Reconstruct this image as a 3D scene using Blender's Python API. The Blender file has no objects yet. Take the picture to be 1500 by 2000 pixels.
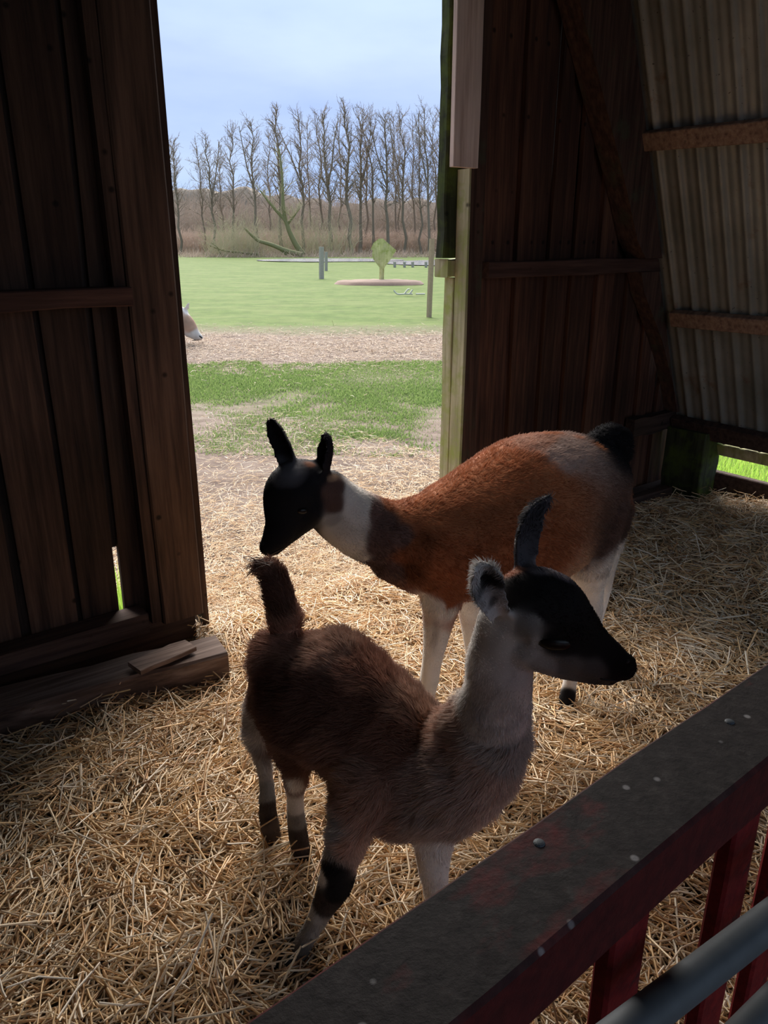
import bpy, bmesh, math, random
import numpy as np
from mathutils import Vector, Matrix, noise
from mathutils.bvhtree import BVHTree
C = bpy.context.scene.collection
rng = np.random.default_rng(7)
random.seed(7)

# ------------------------------------------------------------ camera, sky, lights, exposure
H = 1.4; F = 1500.0; PITCH = math.radians(19.5)
cs, sn = math.cos(PITCH), math.sin(PITCH)
cam_d = bpy.data.cameras.new('camera'); cam = bpy.data.objects.new('camera', cam_d); C.objects.link(cam)
cam.location = (0, 0, H); cam.rotation_euler = (math.radians(90) - PITCH, 0, 0)
cam_d.sensor_fit = 'VERTICAL'; cam_d.sensor_height = 24.0; cam_d.lens = 24.0 * F / 2000.0
cam_d.clip_start = 0.02; cam_d.clip_end = 900
bpy.context.scene.camera = cam
vs = bpy.context.scene.view_settings
vs.view_transform = 'Standard'; vs.look = 'None'; vs.exposure = 0.0; vs.gamma = 1.0; vs.use_curve_mapping = False

world = bpy.data.worlds.new('sky'); bpy.context.scene.world = world; world.use_nodes = True
def build_sky():
    nt = world.node_tree; nt.nodes.clear(); N = nt.nodes; L = nt.links
    out = N.new('ShaderNodeOutputWorld'); bg = N.new('ShaderNodeBackground'); bg.inputs[1].default_value = 1.14
    tc = N.new('ShaderNodeTexCoord'); sep = N.new('ShaderNodeSeparateXYZ'); L.new(tc.outputs['Generated'], sep.inputs[0])
    ramp = N.new('ShaderNodeValToRGB'); e = ramp.color_ramp.elements
    e[0].position = 0.0; e[0].color = (.42, .60, .95, 1)
    e[1].position = 0.55; e[1].color = (.60, .75, .97, 1)
    x = e.new(.10); x.color = (.43, .57, .93, 1)
    x = e.new(.20); x.color = (.47, .60, .93, 1)
    x = e.new(.33); x.color = (.60, .78, .98, 1)
    mp = N.new('ShaderNodeMapping'); mp.inputs['Scale'].default_value = (1.6, 1.6, 5.5)
    L.new(tc.outputs['Generated'], mp.inputs[0])
    nz = N.new('ShaderNodeTexNoise'); nz.inputs['Scale'].default_value = 1.5; nz.inputs['Detail'].default_value = 5; nz.inputs['Roughness'].default_value = .5
    L.new(mp.outputs[0], nz.inputs['Vector'])
    ad = N.new('ShaderNodeMath'); ad.operation = 'MULTIPLY_ADD'; L.new(nz.outputs[0], ad.inputs[0]); ad.inputs[1].default_value = .22; 
    sb = N.new('ShaderNodeMath'); sb.operation = 'ADD'; L.new(sep.outputs[2], sb.inputs[0]); sb.inputs[1].default_value = -.11
    L.new(sb.outputs[0], ad.inputs[2]); L.new(ad.outputs[0], ramp.inputs[0])
    cl = N.new('ShaderNodeValToRGB'); cl.color_ramp.elements[0].position = .42; cl.color_ramp.elements[1].position = .68
    L.new(nz.outputs[0], cl.inputs[0])
    mx = N.new('ShaderNodeMix'); mx.data_type = 'RGBA'; mx.inputs[7].default_value = (.70, .84, .99, 1)
    mm = N.new('ShaderNodeMath'); mm.operation = 'MULTIPLY'; mm.inputs[1].default_value = .55; L.new(cl.outputs[0], mm.inputs[0])
    L.new(mm.outputs[0], mx.inputs[0]); L.new(ramp.outputs[0], mx.inputs[6]); L.new(mx.outputs[2], bg.inputs[0])
    L.new(bg.outputs[0], out.inputs[0])
build_sky()
SUN_DIR = Vector((-.22, .80, .62)).normalized()       # towards the bright part of the cloud cover
sl = bpy.data.lights.new('veiled_sun', 'SUN'); sl.energy = 12.5; sl.angle = math.radians(58); sl.color = (1.0, .94, .87)
so = bpy.data.objects.new('veiled_sun', sl); C.objects.link(so); so.rotation_euler = SUN_DIR.to_track_quat('Z', 'Y').to_euler()
so.location = (-2, 8, 12)

# ------------------------------------------------------------ geometry helpers
def ray(x, y):
    a = (x - 750) / F; b = (y - 1000) / F
    return np.array([a, cs - sn * b, -(sn + cs * b)])
def gnd(x, y, z=0.0):
    r = ray(x, y); return r * ((z - H) / r[2]) + np.array([0, 0, H])
def atY(x, y, Y):
    r = ray(x, y); return r * (Y / r[1]) + np.array([0, 0, H])
def pxm(p):
    return (p[1] * cs - (p[2] - H) * sn) / F           # metres per photograph pixel at point p
A = gnd(390, 1200, .1)[:2]; B = gnd(1330, 955, 0)[:2]
dv = (B - A) / np.linalg.norm(B - A); nv = np.array([-dv[1], dv[0]]); ANG = math.atan2(dv[1], dv[0])
def W(u, w, z):
    p = A + dv * u + nv * w
    return (float(p[0]), float(p[1]), float(z))

def fastmesh(name, V, Fa, smooth=False):
    """V (n,3) array, Fa (m,k) int array of equal-sized faces"""
    V = np.asarray(V, dtype=np.float32); Fa = np.asarray(Fa, dtype=np.int32)
    me = bpy.data.meshes.new(name); m, k = Fa.shape
    me.vertices.add(len(V)); me.vertices.foreach_set('co', V.ravel())
    me.loops.add(m * k); me.loops.foreach_set('vertex_index', Fa.ravel())
    me.polygons.add(m); me.polygons.foreach_set('loop_start', np.arange(0, m * k, k, dtype=np.int32))
    if smooth: me.polygons.foreach_set('use_smooth', np.ones(m, dtype=bool))
    me.update(calc_edges=True); me.validate()
    return me
def pcol(me, cols, name='col', domain='POINT'):
    a = me.attributes.new(name, 'FLOAT_COLOR', domain)
    c = np.ones((len(cols), 4), dtype=np.float32); c[:, :3] = cols; a.data.foreach_set('color', c.ravel())
def link(name, me, mat=None, parent=None, origin=(0, 0, 0)):
    """mesh vertices come in world coordinates; the object's origin is put at `origin`"""
    o = bpy.data.objects.new(name, me); C.objects.link(o)
    og = np.array(origin, dtype=np.float64)
    n = len(me.vertices); co = np.empty(n * 3, dtype=np.float32); me.vertices.foreach_get('co', co)
    co = co.reshape(-1, 3) - og; me.vertices.foreach_set('co', co.astype(np.float32).ravel()); me.update()
    o.location = og
    if parent is not None:
        o.parent = parent
        w = np.zeros(3); q = parent
        while q is not None: w += np.array(q.location); q = q.parent
        o.location = og - w
    if mat: me.materials.append(mat)
    return o
def empty(name, loc, **kw):
    o = bpy.data.objects.new(name, None); C.objects.link(o); o.location = loc; o.empty_display_size = .1
    for k, v in kw.items(): o[k] = v
    return o
def tag(o, label=None, category=None, group=None, kind=None):
    if label: o['label'] = label
    if category: o['category'] = category
    if group: o['group'] = group
    if kind: o['kind'] = kind
    return o

def prism(path, sec, wob=0.0, n=None, caps=True, seed=0):
    """sweep: path list of rings, each ring (k,3)"""
    pass
def plank_mesh(name, P0, P1, X, Y, hx, hy, rings=5, wob=.004, bev=.0, seed=0, hx1=None):
    """a board from P0 to P1 (world); X,Y unit cross vectors; hx,hy half sizes; slightly wavy edges"""
    r = np.random.default_rng(seed)
    P0, P1, X, Y = [np.array(q, dtype=float) for q in (P0, P1, X, Y)]
    if hx1 is None: hx1 = hx
    V = []
    if bev > 0:
        b = bev
        base = [(-1, -1, b, 0), (1, -1, -b, 0), (1, -1, 0, b), (1, 1, 0, -b), (1, 1, -b, 0), (-1, 1, b, 0), (-1, 1, 0, -b), (-1, -1, 0, b)]
    else:
        base = [(-1, -1, 0, 0), (1, -1, 0, 0), (1, 1, 0, 0), (-1, 1, 0, 0)]
    k = len(base)
    wl = r.normal(0, wob, rings); wr = r.normal(0, wob, rings); bow = r.normal(0, wob * .6, rings)
    for i in range(rings):
        t = i / (rings - 1); c = P0 + (P1 - P0) * t; h = hx + (hx1 - hx) * t
        for sx, sy, ox, oy in base:
            ex = sx * h + ox + (wl[i] if sx < 0 else wr[i]); ey = sy * hy + oy + bow[i] * .5
            V.append(c + X * ex + Y * ey)
    Fq = []
    for i in range(rings - 1):
        for j in range(k):
            a = i * k + j; b2 = i * k + (j + 1) % k
            Fq.append((a, b2, b2 + k, a + k))
    me = bpy.data.meshes.new(name)
    faces = Fq + [tuple(range(k - 1, -1, -1)), tuple(range((rings - 1) * k, rings * k))]
    me.from_pydata([tuple(v) for v in V], [], faces); me.update()
    return me
DV = (dv[0], dv[1], 0); NV = (nv[0], nv[1], 0); ZV = (0, 0, 1)
def vboard(name, u0, u1, w0, w1, z0, z1, mat, parent, wob=.004, bev=0, rings=6, u0b=None, u1b=None, seed=None):
    """vertical board; u0b/u1b are the edges at the foot if they differ from the top"""
    seed = rng.integers(1e6) if seed is None else seed
    a0 = u0 if u0b is None else u0b; a1 = u1 if u1b is None else u1b
    P0 = W((a0 + a1) / 2, (w0 + w1) / 2, z0); P1 = W((u0 + u1) / 2, (w0 + w1) / 2, z1)
    me = plank_mesh(name, P0, P1, DV, NV, (a1 - a0) / 2, (w1 - w0) / 2, rings, wob, bev, seed, hx1=(u1 - u0) / 2)
    return link(name, me, mat, parent, P0)
def hboard(name, u0, u1, w0, w1, z0, z1, mat, parent, wob=.003, bev=0, rings=7, dz=0, seed=None):
    seed = rng.integers(1e6) if seed is None else seed
    P0 = W(u0, (w0 + w1) / 2, (z0 + z1) / 2); P1 = W(u1, (w0 + w1) / 2, (z0 + z1) / 2 + dz)
    me = plank_mesh(name, P0, P1, ZV, NV, (z1 - z0) / 2, (w1 - w0) / 2, rings, wob, bev, seed)
    return link(name, me, mat, parent, P0)
def bar(name, P0, P1, hx, hy, mat, parent=None, origin=None, bev=.003, rings=5, wob=.002, seed=1, up=None, hx1=None):
    P0 = np.array(P0, float); P1 = np.array(P1, float); T = P1 - P0; T /= np.linalg.norm(T)
    U = np.array(up if up is not None else ((0, 0, 1) if abs(T[2]) < .8 else NV), float)
    X = np.cross(T, U); X /= np.linalg.norm(X); Y = np.cross(X, T)
    me = plank_mesh(name, P0, P1, X, Y, hx, hy, rings, wob, bev, seed, hx1=hx1)
    return link(name, me, mat, parent, P0 if origin is None else origin)
def tubes_mesh(name, lines, k=5, smooth=True):
    """lines: list of (pts (n,3), radii (n,)) -> one mesh of capped-less tapered tubes"""
    VV = []; FF = []; off = 0; ang = np.arange(k) * 2 * math.pi / k
    for pts, rad in lines:
        pts = np.asarray(pts, float); rad = np.asarray(rad, float); n = len(pts)
        T = np.gradient(pts, axis=0); T /= np.linalg.norm(T, axis=1)[:, None] + 1e-9
        ref = np.tile(np.array([0.13, .97, .2]), (n, 1)) if abs(T[0] @ np.array([0.13, .97, .2])) < .85 else np.tile(np.array([1., 0, 0]), (n, 1))
        X = np.cross(T, ref); X /= np.linalg.norm(X, axis=1)[:, None] + 1e-9; Y = np.cross(X, T)
        R = pts[:, None, :] + rad[:, None, None] * (np.cos(ang)[None, :, None] * X[:, None, :] + np.sin(ang)[None, :, None] * Y[:, None, :])
        VV.append(R.reshape(-1, 3))
        i = np.arange(n - 1)[:, None] * k; j = np.arange(k)[None, :]; j2 = (j + 1) % k
        f = np.stack([i + j, i + j2, i + j2 + k, i + j + k], -1).reshape(-1, 4) + off
        FF.append(f); off += n * k
    return fastmesh(name, np.concatenate(VV), np.concatenate(FF), smooth)

# ------------------------------------------------------------ materials
def newmat(name):
    m = bpy.data.materials.new(name); m.use_nodes = True; nt = m.node_tree
    b = nt.nodes['Principled BSDF']; return m, nt, b
def setin(b, k, v):
    if k in b.inputs: b.inputs[k].default_value = v
def noise_node(nt, vec, scale, detail=4, rough=.55, mapscale=None, rot=None):
    if mapscale is not None or rot is not None:
        mp = nt.nodes.new('ShaderNodeMapping')
        if rot is not None:
            m0 = nt.nodes.new('ShaderNodeMapping'); m0.inputs['Rotation'].default_value = rot
            nt.links.new(vec, m0.inputs[0]); vec = m0.outputs[0]
        if mapscale is not None: mp.inputs['Scale'].default_value = mapscale
        nt.links.new(vec, mp.inputs[0]); vec = mp.outputs[0]
    n = nt.nodes.new('ShaderNodeTexNoise'); n.inputs['Scale'].default_value = scale
    n.inputs['Detail'].default_value = detail; n.inputs['Roughness'].default_value = rough
    nt.links.new(vec, n.inputs['Vector']); return n.outputs[0]
def ramp_node(nt, fac, stops):
    r = nt.nodes.new('ShaderNodeValToRGB'); e = r.color_ramp.elements
    e[0].position, e[0].color = stops[0][0], (*stops[0][1], 1); e[1].position, e[1].color = stops[-1][0], (*stops[-1][1], 1)
    for p, c in stops[1:-1]:
        x = e.new(p); x.color = (*c, 1)
    nt.links.new(fac, r.inputs[0]); return r.outputs[0]
def mixc(nt, fac, a, b):
    m = nt.nodes.new('ShaderNodeMix'); m.data_type = 'RGBA'
    for s, v in ((0, fac), (6, a), (7, b)):
        if isinstance(v, (int, float)): m.inputs[s].default_value = v
        elif isinstance(v, tuple): m.inputs[s].default_value = (*v, 1)
        else: nt.links.new(v, m.inputs[s])
    return m.outputs[2]
def math_node(nt, op, a, b=None, clamp=False):
    m = nt.nodes.new('ShaderNodeMath'); m.operation = op; m.use_clamp = clamp
    for i, v in enumerate((a, b)):
        if v is None: continue
        if isinstance(v, (int, float)): m.inputs[i].default_value = v
        else: nt.links.new(v, m.inputs[i])
    return m.outputs[0]
def bump(nt, b, h, strength=.4, dist=.01):
    n = nt.nodes.new('ShaderNodeBump'); n.inputs['Strength'].default_value = strength; n.inputs['Distance'].default_value = dist
    nt.links.new(h, n.inputs['Height']); nt.links.new(n.outputs[0], b.inputs['Normal'])
def objco(nt):
    return nt.nodes.new('ShaderNodeTexCoord').outputs['Object']
def wood(name, c0, c1, c2, axis='z', rough=.85, moss=None, mossamt=.5, var=.35, spots=True):
    m, nt, b = newmat(name); co = objco(nt)
    sc = {'z': (1, 1, .05), 'u': (.05, 1, 1)}[axis]; rot = (0, 0, -ANG)
    g = noise_node(nt, co, 45, 5, .6, sc, rot)
    big = noise_node(nt, co, 5, 3, .5, (1, 1, .35) if axis == 'z' else (.35, 1, 1), rot)
    c = ramp_node(nt, g, [(.3, c0), (.5, c1), (.72, c2)])
    c = mixc(nt, math_node(nt, 'MULTIPLY', ramp_node(nt, big, [(.4, (0, 0, 0)), (.7, (1, 1, 1))]), .5), c, tuple(x * .45 for x in c1))
    if spots:
        v = nt.nodes.new('ShaderNodeTexVoronoi'); v.inputs['Scale'].default_value = 9; nt.links.new(co, v.inputs['Vector'])
        k = ramp_node(nt, v.outputs['Distance'], [(.05, (1, 1, 1)), (.11, (0, 0, 0))])
        c = mixc(nt, math_node(nt, 'MULTIPLY', k, .8), c, tuple(x * .15 for x in c0))
    if moss:
        mz = noise_node(nt, co, 7, 5, .65)
        k = ramp_node(nt, mz, [(.62 - mossamt * .35, (0, 0, 0)), (.78 - mossamt * .3, (1, 1, 1))])
        c = mixc(nt, k, c, moss)
    oi = nt.nodes.new('ShaderNodeObjectInfo')
    hs = nt.nodes.new('ShaderNodeHueSaturation'); nt.links.new(c, hs.inputs['Color'])
    mr = nt.nodes.new('ShaderNodeMapRange'); mr.inputs[3].default_value = 1 - var; mr.inputs[4].default_value = 1 + var
    nt.links.new(oi.outputs['Random'], mr.inputs[0]); nt.links.new(mr.outputs[0], hs.inputs['Value'])
    nt.links.new(hs.outputs[0], b.inputs['Base Color']); setin(b, 'Roughness', rough); setin(b, 'Specular IOR Level', .25)
    bump(nt, b, g, .6, .004); return m
M_plankR = wood('reddish_plank_wood', (.018, .008, .006), (.070, .029, .018), (.135, .060, .032), 'z')
M_plankL = wood('brown_plank_wood', (.016, .010, .008), (.060, .033, .023), (.115, .066, .044), 'z')
M_plankOut = wood('outer_plank_wood', (.010, .007, .006), (.030, .020, .016), (.055, .037, .03), 'z')
M_rafter = wood('rough_sawn_wood', (.020, .011, .008), (.062, .031, .022), (.11, .058, .040), 'z', moss=(.05, .05, .03), mossamt=.25, var=.05)
M_rail = wood('rail_wood', (.03, .014, .011), (.09, .042, .031), (.16, .085, .06), 'u')
M_post = wood('post_wood', (.03, .018, .013), (.092, .052, .035), (.155, .092, .063), 'z', var=.05)
M_dark = wood('dark_timber', (.02, .012, .01), (.06, .035, .027), (.10, .06, .045), 'u')
M_beam = wood('weathered_beam_wood', (.045, .028, .022), (.13, .085, .066), (.25, .18, .15), 'u')
M_newwood = wood('pale_new_wood', (.42, .29, .24), (.62, .47, .40), (.75, .60, .53), 'z', var=.03)
M_greenwood = wood('algae_green_lit_wood', (.24, .22, .12), (.44, .40, .24), (.58, .53, .36), 'z', moss=(.30, .34, .09), mossamt=.45, var=.1)
M_mossdark = wood('dark_mossy_wood', (.012, .016, .006), (.03, .035, .016), (.05, .055, .03), 'z', moss=(.06, .085, .012), mossamt=.5, var=.1)
M_purlin = wood('batten_wood', (.14, .075, .05), (.30, .18, .12), (.42, .29, .20), 'u', var=.15)

def plain(name, col, rough=.8, metal=0, spec=.3):
    m, nt, b = newmat(name); co = objco(nt)
    n = noise_node(nt, co, 30, 4)
    c = mixc(nt, n, tuple(x * .7 for x in col), tuple(min(1, x * 1.25) for x in col))
    nt.links.new(c, b.inputs['Base Color']); setin(b, 'Roughness', rough); setin(b, 'Metallic', metal); setin(b, 'Specular IOR Level', spec)
    return m
def sheet_mat():
    m, nt, b = newmat('galvanised_sheet'); co = objco(nt)
    n = noise_node(nt, co, 3, 6, .6); st = noise_node(nt, co, 8, 5, .6)
    c = ramp_node(nt, n, [(.3, (.16, .16, .135)), (.55, (.25, .24, .21)), (.75, (.34, .33, .29))])
    k = ramp_node(nt, st, [(.62, (0, 0, 0)), (.74, (1, 1, 1))])
    c = mixc(nt, math_node(nt, 'MULTIPLY', k, .75), c, (.16, .075, .04))
    sp = noise_node(nt, co, 60, 2)
    c = mixc(nt, ramp_node(nt, sp, [(.70, (0, 0, 0)), (.75, (1, 1, 1))]), c, (.05, .04, .03))
    nt.links.new(c, b.inputs['Base Color']); setin(b, 'Roughness', .42); setin(b, 'Metallic', .15); bump(nt, b, st, .15, .004)
    return m
M_sheet = sheet_mat()
def straw_mat():
    m, nt, b = newmat('straw'); a = nt.nodes.new('ShaderNodeAttribute'); a.attribute_name = 'col'
    nt.links.new(a.outputs['Color'], b.inputs['Base Color']); setin(b, 'Roughness', .55); setin(b, 'Specular IOR Level', .45); return m
M_straw = straw_mat()
def floor_mat():
    m, nt, b = newmat('trodden_straw_floor'); co = objco(nt)
    n = noise_node(nt, co, 60, 6, .7, (1, .25, 1)); n2 = noise_node(nt, co, 70, 6, .7, (.25, 1, 1), (0, 0, .6)); 
    c = ramp_node(nt, math_node(nt, 'MAXIMUM', n, n2), [(.42, (.05, .032, .02)), (.60, (.20, .14, .08)), (.74, (.42, .32, .20))])
    nt.links.new(c, b.inputs['Base Color']); setin(b, 'Roughness', .9); bump(nt, b, n, .8, .02); return m
M_floor = floor_mat()
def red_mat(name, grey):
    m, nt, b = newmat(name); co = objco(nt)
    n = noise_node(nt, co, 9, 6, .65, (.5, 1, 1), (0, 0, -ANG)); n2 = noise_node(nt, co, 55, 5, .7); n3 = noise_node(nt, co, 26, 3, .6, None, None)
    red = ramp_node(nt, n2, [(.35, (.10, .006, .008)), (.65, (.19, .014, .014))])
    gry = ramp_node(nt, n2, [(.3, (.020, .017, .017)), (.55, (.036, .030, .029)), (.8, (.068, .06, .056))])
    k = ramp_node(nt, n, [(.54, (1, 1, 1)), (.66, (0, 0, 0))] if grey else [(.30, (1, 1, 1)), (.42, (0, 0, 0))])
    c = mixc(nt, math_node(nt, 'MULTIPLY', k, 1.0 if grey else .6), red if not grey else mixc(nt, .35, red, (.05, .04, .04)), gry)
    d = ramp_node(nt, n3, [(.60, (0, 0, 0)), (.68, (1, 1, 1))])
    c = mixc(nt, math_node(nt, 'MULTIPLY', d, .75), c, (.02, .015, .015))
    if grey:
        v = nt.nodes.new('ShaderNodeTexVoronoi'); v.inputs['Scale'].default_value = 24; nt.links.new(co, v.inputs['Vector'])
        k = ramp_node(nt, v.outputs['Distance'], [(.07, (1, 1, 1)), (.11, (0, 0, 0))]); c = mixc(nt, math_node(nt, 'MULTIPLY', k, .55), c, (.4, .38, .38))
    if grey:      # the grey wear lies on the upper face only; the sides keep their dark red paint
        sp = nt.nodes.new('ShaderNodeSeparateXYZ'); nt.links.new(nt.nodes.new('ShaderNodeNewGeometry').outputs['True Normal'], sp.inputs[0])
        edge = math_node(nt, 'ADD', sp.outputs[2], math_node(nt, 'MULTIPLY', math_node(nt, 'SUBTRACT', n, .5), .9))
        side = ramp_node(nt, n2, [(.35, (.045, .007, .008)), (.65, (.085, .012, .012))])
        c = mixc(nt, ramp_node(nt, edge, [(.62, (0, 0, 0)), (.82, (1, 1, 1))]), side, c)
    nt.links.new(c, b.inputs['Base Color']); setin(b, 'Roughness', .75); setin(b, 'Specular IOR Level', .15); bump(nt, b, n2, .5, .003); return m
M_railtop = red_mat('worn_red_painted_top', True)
M_red = red_mat('dark_red_painted_wood', False)
M_pipe = plain('grey_galvanised_tube', (.09, .10, .11), .6, .1)
def ground_mat():
    m, nt, b = newmat('meadow_ground')
    co = nt.nodes.new('ShaderNodeNewGeometry').outputs['Position']
    sep = nt.nodes.new('ShaderNodeSeparateXYZ'); nt.links.new(co, sep.inputs[0]); X, Y = sep.outputs[0], sep.outputs[1]
    big = noise_node(nt, co, .55, 5, .6); mid = noise_node(nt, co, 3.0, 6, .65); fine = noise_node(nt, co, 26, 6, .7); streak = noise_node(nt, co, 9, 5, .65, (.35, 1, 1))
    grass = ramp_node(nt, mid, [(.25, (.050, .084, .018)), (.5, (.082, .132, .027)), (.75, (.125, .178, .045))])
    grass = mixc(nt, math_node(nt, 'MULTIPLY', ramp_node(nt, fine, [(.35, (1, 1, 1)), (.6, (0, 0, 0))]), .35), grass, (.045, .060, .016))
    ft = noise_node(nt, co, 1.1, 6, .7, (.5, 1, 1)); grass = mixc(nt, ramp_node(nt, ft, [(.42, (0, 0, 0)), (.66, (.6, .6, .6))]), grass, (.15, .175, .062))
    dirt = ramp_node(nt, streak, [(.3, (.095, .066, .056)), (.5, (.165, .122, .100)), (.72, (.24, .19, .162))])
    dirt = mixc(nt, math_node(nt, 'MULTIPLY', ramp_node(nt, fine, [(.5, (0, 0, 0)), (.68, (1, 1, 1))]), .5), dirt, (.24, .19, .14))
    # grass begins about 5.5 m out, patchy, is broken by a worn straw-coloured strip, and is solid beyond it
    n = math_node(nt, 'MULTIPLY', math_node(nt, 'SUBTRACT', big, .5), 3.6)
    n2 = math_node(nt, 'MULTIPLY', math_node(nt, 'SUBTRACT', mid, .5), 3.2)
    ny = math_node(nt, 'ADD', Y, math_node(nt, 'ADD', n, n2))
    side = math_node(nt, 'MULTIPLY', math_node(nt, 'SUBTRACT', X, 1.8), 9.0)      # east of the doorway the turf comes closer
    side = math_node(nt, 'MAXIMUM', side, 0.0)
    g1 = math_node(nt, 'MULTIPLY', math_node(nt, 'SUBTRACT', math_node(nt, 'ADD', ny, side), 6.1), .55, True)
    s0 = math_node(nt, 'MULTIPLY', math_node(nt, 'SUBTRACT', ny, 8.6), 1.2, True)
    ny2 = math_node(nt, 'ADD', Y, math_node(nt, 'MULTIPLY', n, .35))
    s1 = math_node(nt, 'MULTIPLY', math_node(nt, 'SUBTRACT', 12.9, ny2), 1.8, True)
    strip = math_node(nt, 'MULTIPLY', s0, s1)
    k = math_node(nt, 'MULTIPLY', math_node(nt, 'MULTIPLY', g1, .85), math_node(nt, 'SUBTRACT', 1.0, strip))
    far = math_node(nt, 'MULTIPLY', math_node(nt, 'SUBTRACT', Y, 12.5), .6, True)
    k = math_node(nt, 'MAXIMUM', k, math_node(nt, 'MULTIPLY', far, math_node(nt, 'SUBTRACT', 1.0, s1)))
    brk = math_node(nt, 'MULTIPLY', math_node(nt, 'SUBTRACT', fine, .38), 4.0, True)
    k = math_node(nt, 'MULTIPLY', k, math_node(nt, 'MAXIMUM', brk, far))
    c = mixc(nt, k, dirt, grass)
    nt.links.new(c, b.inputs['Base Color']); setin(b, 'Roughness', .95); setin(b, 'Specular IOR Level', .1)
    bump(nt, b, fine, .5, .02); return m
M_ground = ground_mat()

# ------------------------------------------------------------ ground, floor
def fbm(x, y, s, seed=0.0, o=3):
    return sum(noise.noise(Vector((x * s * 2 ** i + seed, y * s * 2 ** i - seed, seed * 1.7))) / 2 ** i for i in range(o))
def uw(x, y):
    q = np.array([x, y]) - A; return float(dv @ q), float(nv @ q)
def heap(x, y, cx, cy, r, h):
    return h * math.exp(-((x - cx) ** 2 + (y - cy) ** 2) / (r * r))
def hgt(x, y):
    u, w = uw(x, y)
    inside = 1 / (1 + math.exp((w - .1) * 9))
    h = -.002 + .022 * fbm(x, y, 1.6, 3.1) + .020 * fbm(x, y, 5.0, 9.0, 2)
    h += heap(x, y, -.62, 1.55, .42, .05) + heap(x, y, -.75, .95, .35, .07) + heap(x, y, -.26, 1.22, .16, .035) + heap(x, y, 1.75, 2.9, .5, .12) + heap(x, y, 2.3, 3.6, .6, .10)
    h -= heap(x, y, -.17, 1.12, .08, .03)
    return max(-.02, h * inside)
def grid(us, ws, f):
    nu, nw = len(us), len(ws); V = [f(u, w) for w in ws for u in us]
    i, j = np.meshgrid(np.arange(nu - 1), np.arange(nw - 1)); a = (j * nu + i).ravel()
    return np.array(V), np.stack([a, a + 1, a + 1 + nu, a + nu], -1)
def ffl(u, w):
    x, y, _ = W(u, w, 0); return (x, y, hgt(x, y) - .012)
V, Fq = grid(np.linspace(-2.1, 3.02, 130), np.linspace(-4.6, .25, 120), ffl)
floor = link('floor', fastmesh('floor', V, Fq, True), M_floor, None, W(0, -1, 0)); tag(floor, kind='structure')
xs = np.concatenate([-np.geomspace(260, 6, 22), np.linspace(-5.5, 7, 60), np.geomspace(7.5, 260, 22)])
ys = np.concatenate([np.linspace(-30, 0, 8), np.linspace(.5, 20, 80), np.geomspace(21, 420, 40)])
def fgr(x, y):
    return (x, y, -.035 + .018 * fbm(x, y, .8, 5, 2) * (1 if y > 5 else .3))
V, Fq = grid(xs, ys, fgr)
ground = link('ground', fastmesh('ground', V, Fq, True), M_ground, None, (0, 10, 0)); tag(ground, kind='structure')

# ------------------------------------------------------------ barn shell
def ru(z): return 3.055 - .417 * z          # inner line of the sloping sheet wall
def lu(z): return -2.10 + .417 * z
ZC = 2.95
wb = empty('wall_back', W(0, .05, 0), kind='structure')
# left part: planks behind rail and post
def lplank(u0, u1, w0, **k):
    return vboard('plank', u0, u1, w0, w0 + .022, k.pop('z0', .13), k.pop('z1', ZC), k.pop('m', M_plankL), wb, **k)
zs = .12
lplank(-1.95, -1.78, .062, z1=.4); lplank(-1.77, -1.6, .062, z1=.8); lplank(-1.59, -1.42, .062, z1=1.2); lplank(-1.41, -1.24, .062, z1=1.7); lplank(-1.23, -1.06, .062, z1=2.1)
lplank(-1.05, -.89, .062, z1=2.5); lplank(-.88, -.735, .062, z1=ZC)
lplank(-.715, -.588, .062); lplank(-.565, -.408, .060); lplank(-.388, -.222, .064, u0b=-.392, u1b=-.268, wob=.0025)
lplank(-.210, -.115, .066, u0b=-.248)
for a, b2 in ((-1.8, -1.72), (-1.63, -1.55), (-1.46, -1.37), (-1.28, -1.20), (-1.09, -1.02), (-.92, -.85), (-.76, -.68), (-.60, -.54), (-.44, -.36)):
    vboard('plank', a, b2, .088, .108, .1, min(ZC, (b2 + 2.2) / .417), M_plankOut, wb)
vboard('plank', -.30, -.17, .088, .108, .40, ZC, M_plankOut, wb)
hboard('sill_board', -1.95, .0, .045, .065, -.05, .135, M_dark, wb)
hboard('rail', -1.35, -.135, -.03, .060, 1.205, 1.262, M_rail, wb, bev=.004)
hboard('rail', -1.9, -.20, -.035, .058, .105, .175, M_dark, wb, bev=.004)
vboard('post', -.135, .018, 0, .10, .10, 2.9, M_post, wb, bev=.006, wob=.002)
vboard('post', -.175, -.139, .012, .06, .11, 2.9, M_plankL, wb, wob=.002)
vboard('jamb_board', .024, .050, .035, .12, .03, 2.9, M_plankL, wb, wob=.0015, seed=4)
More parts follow.
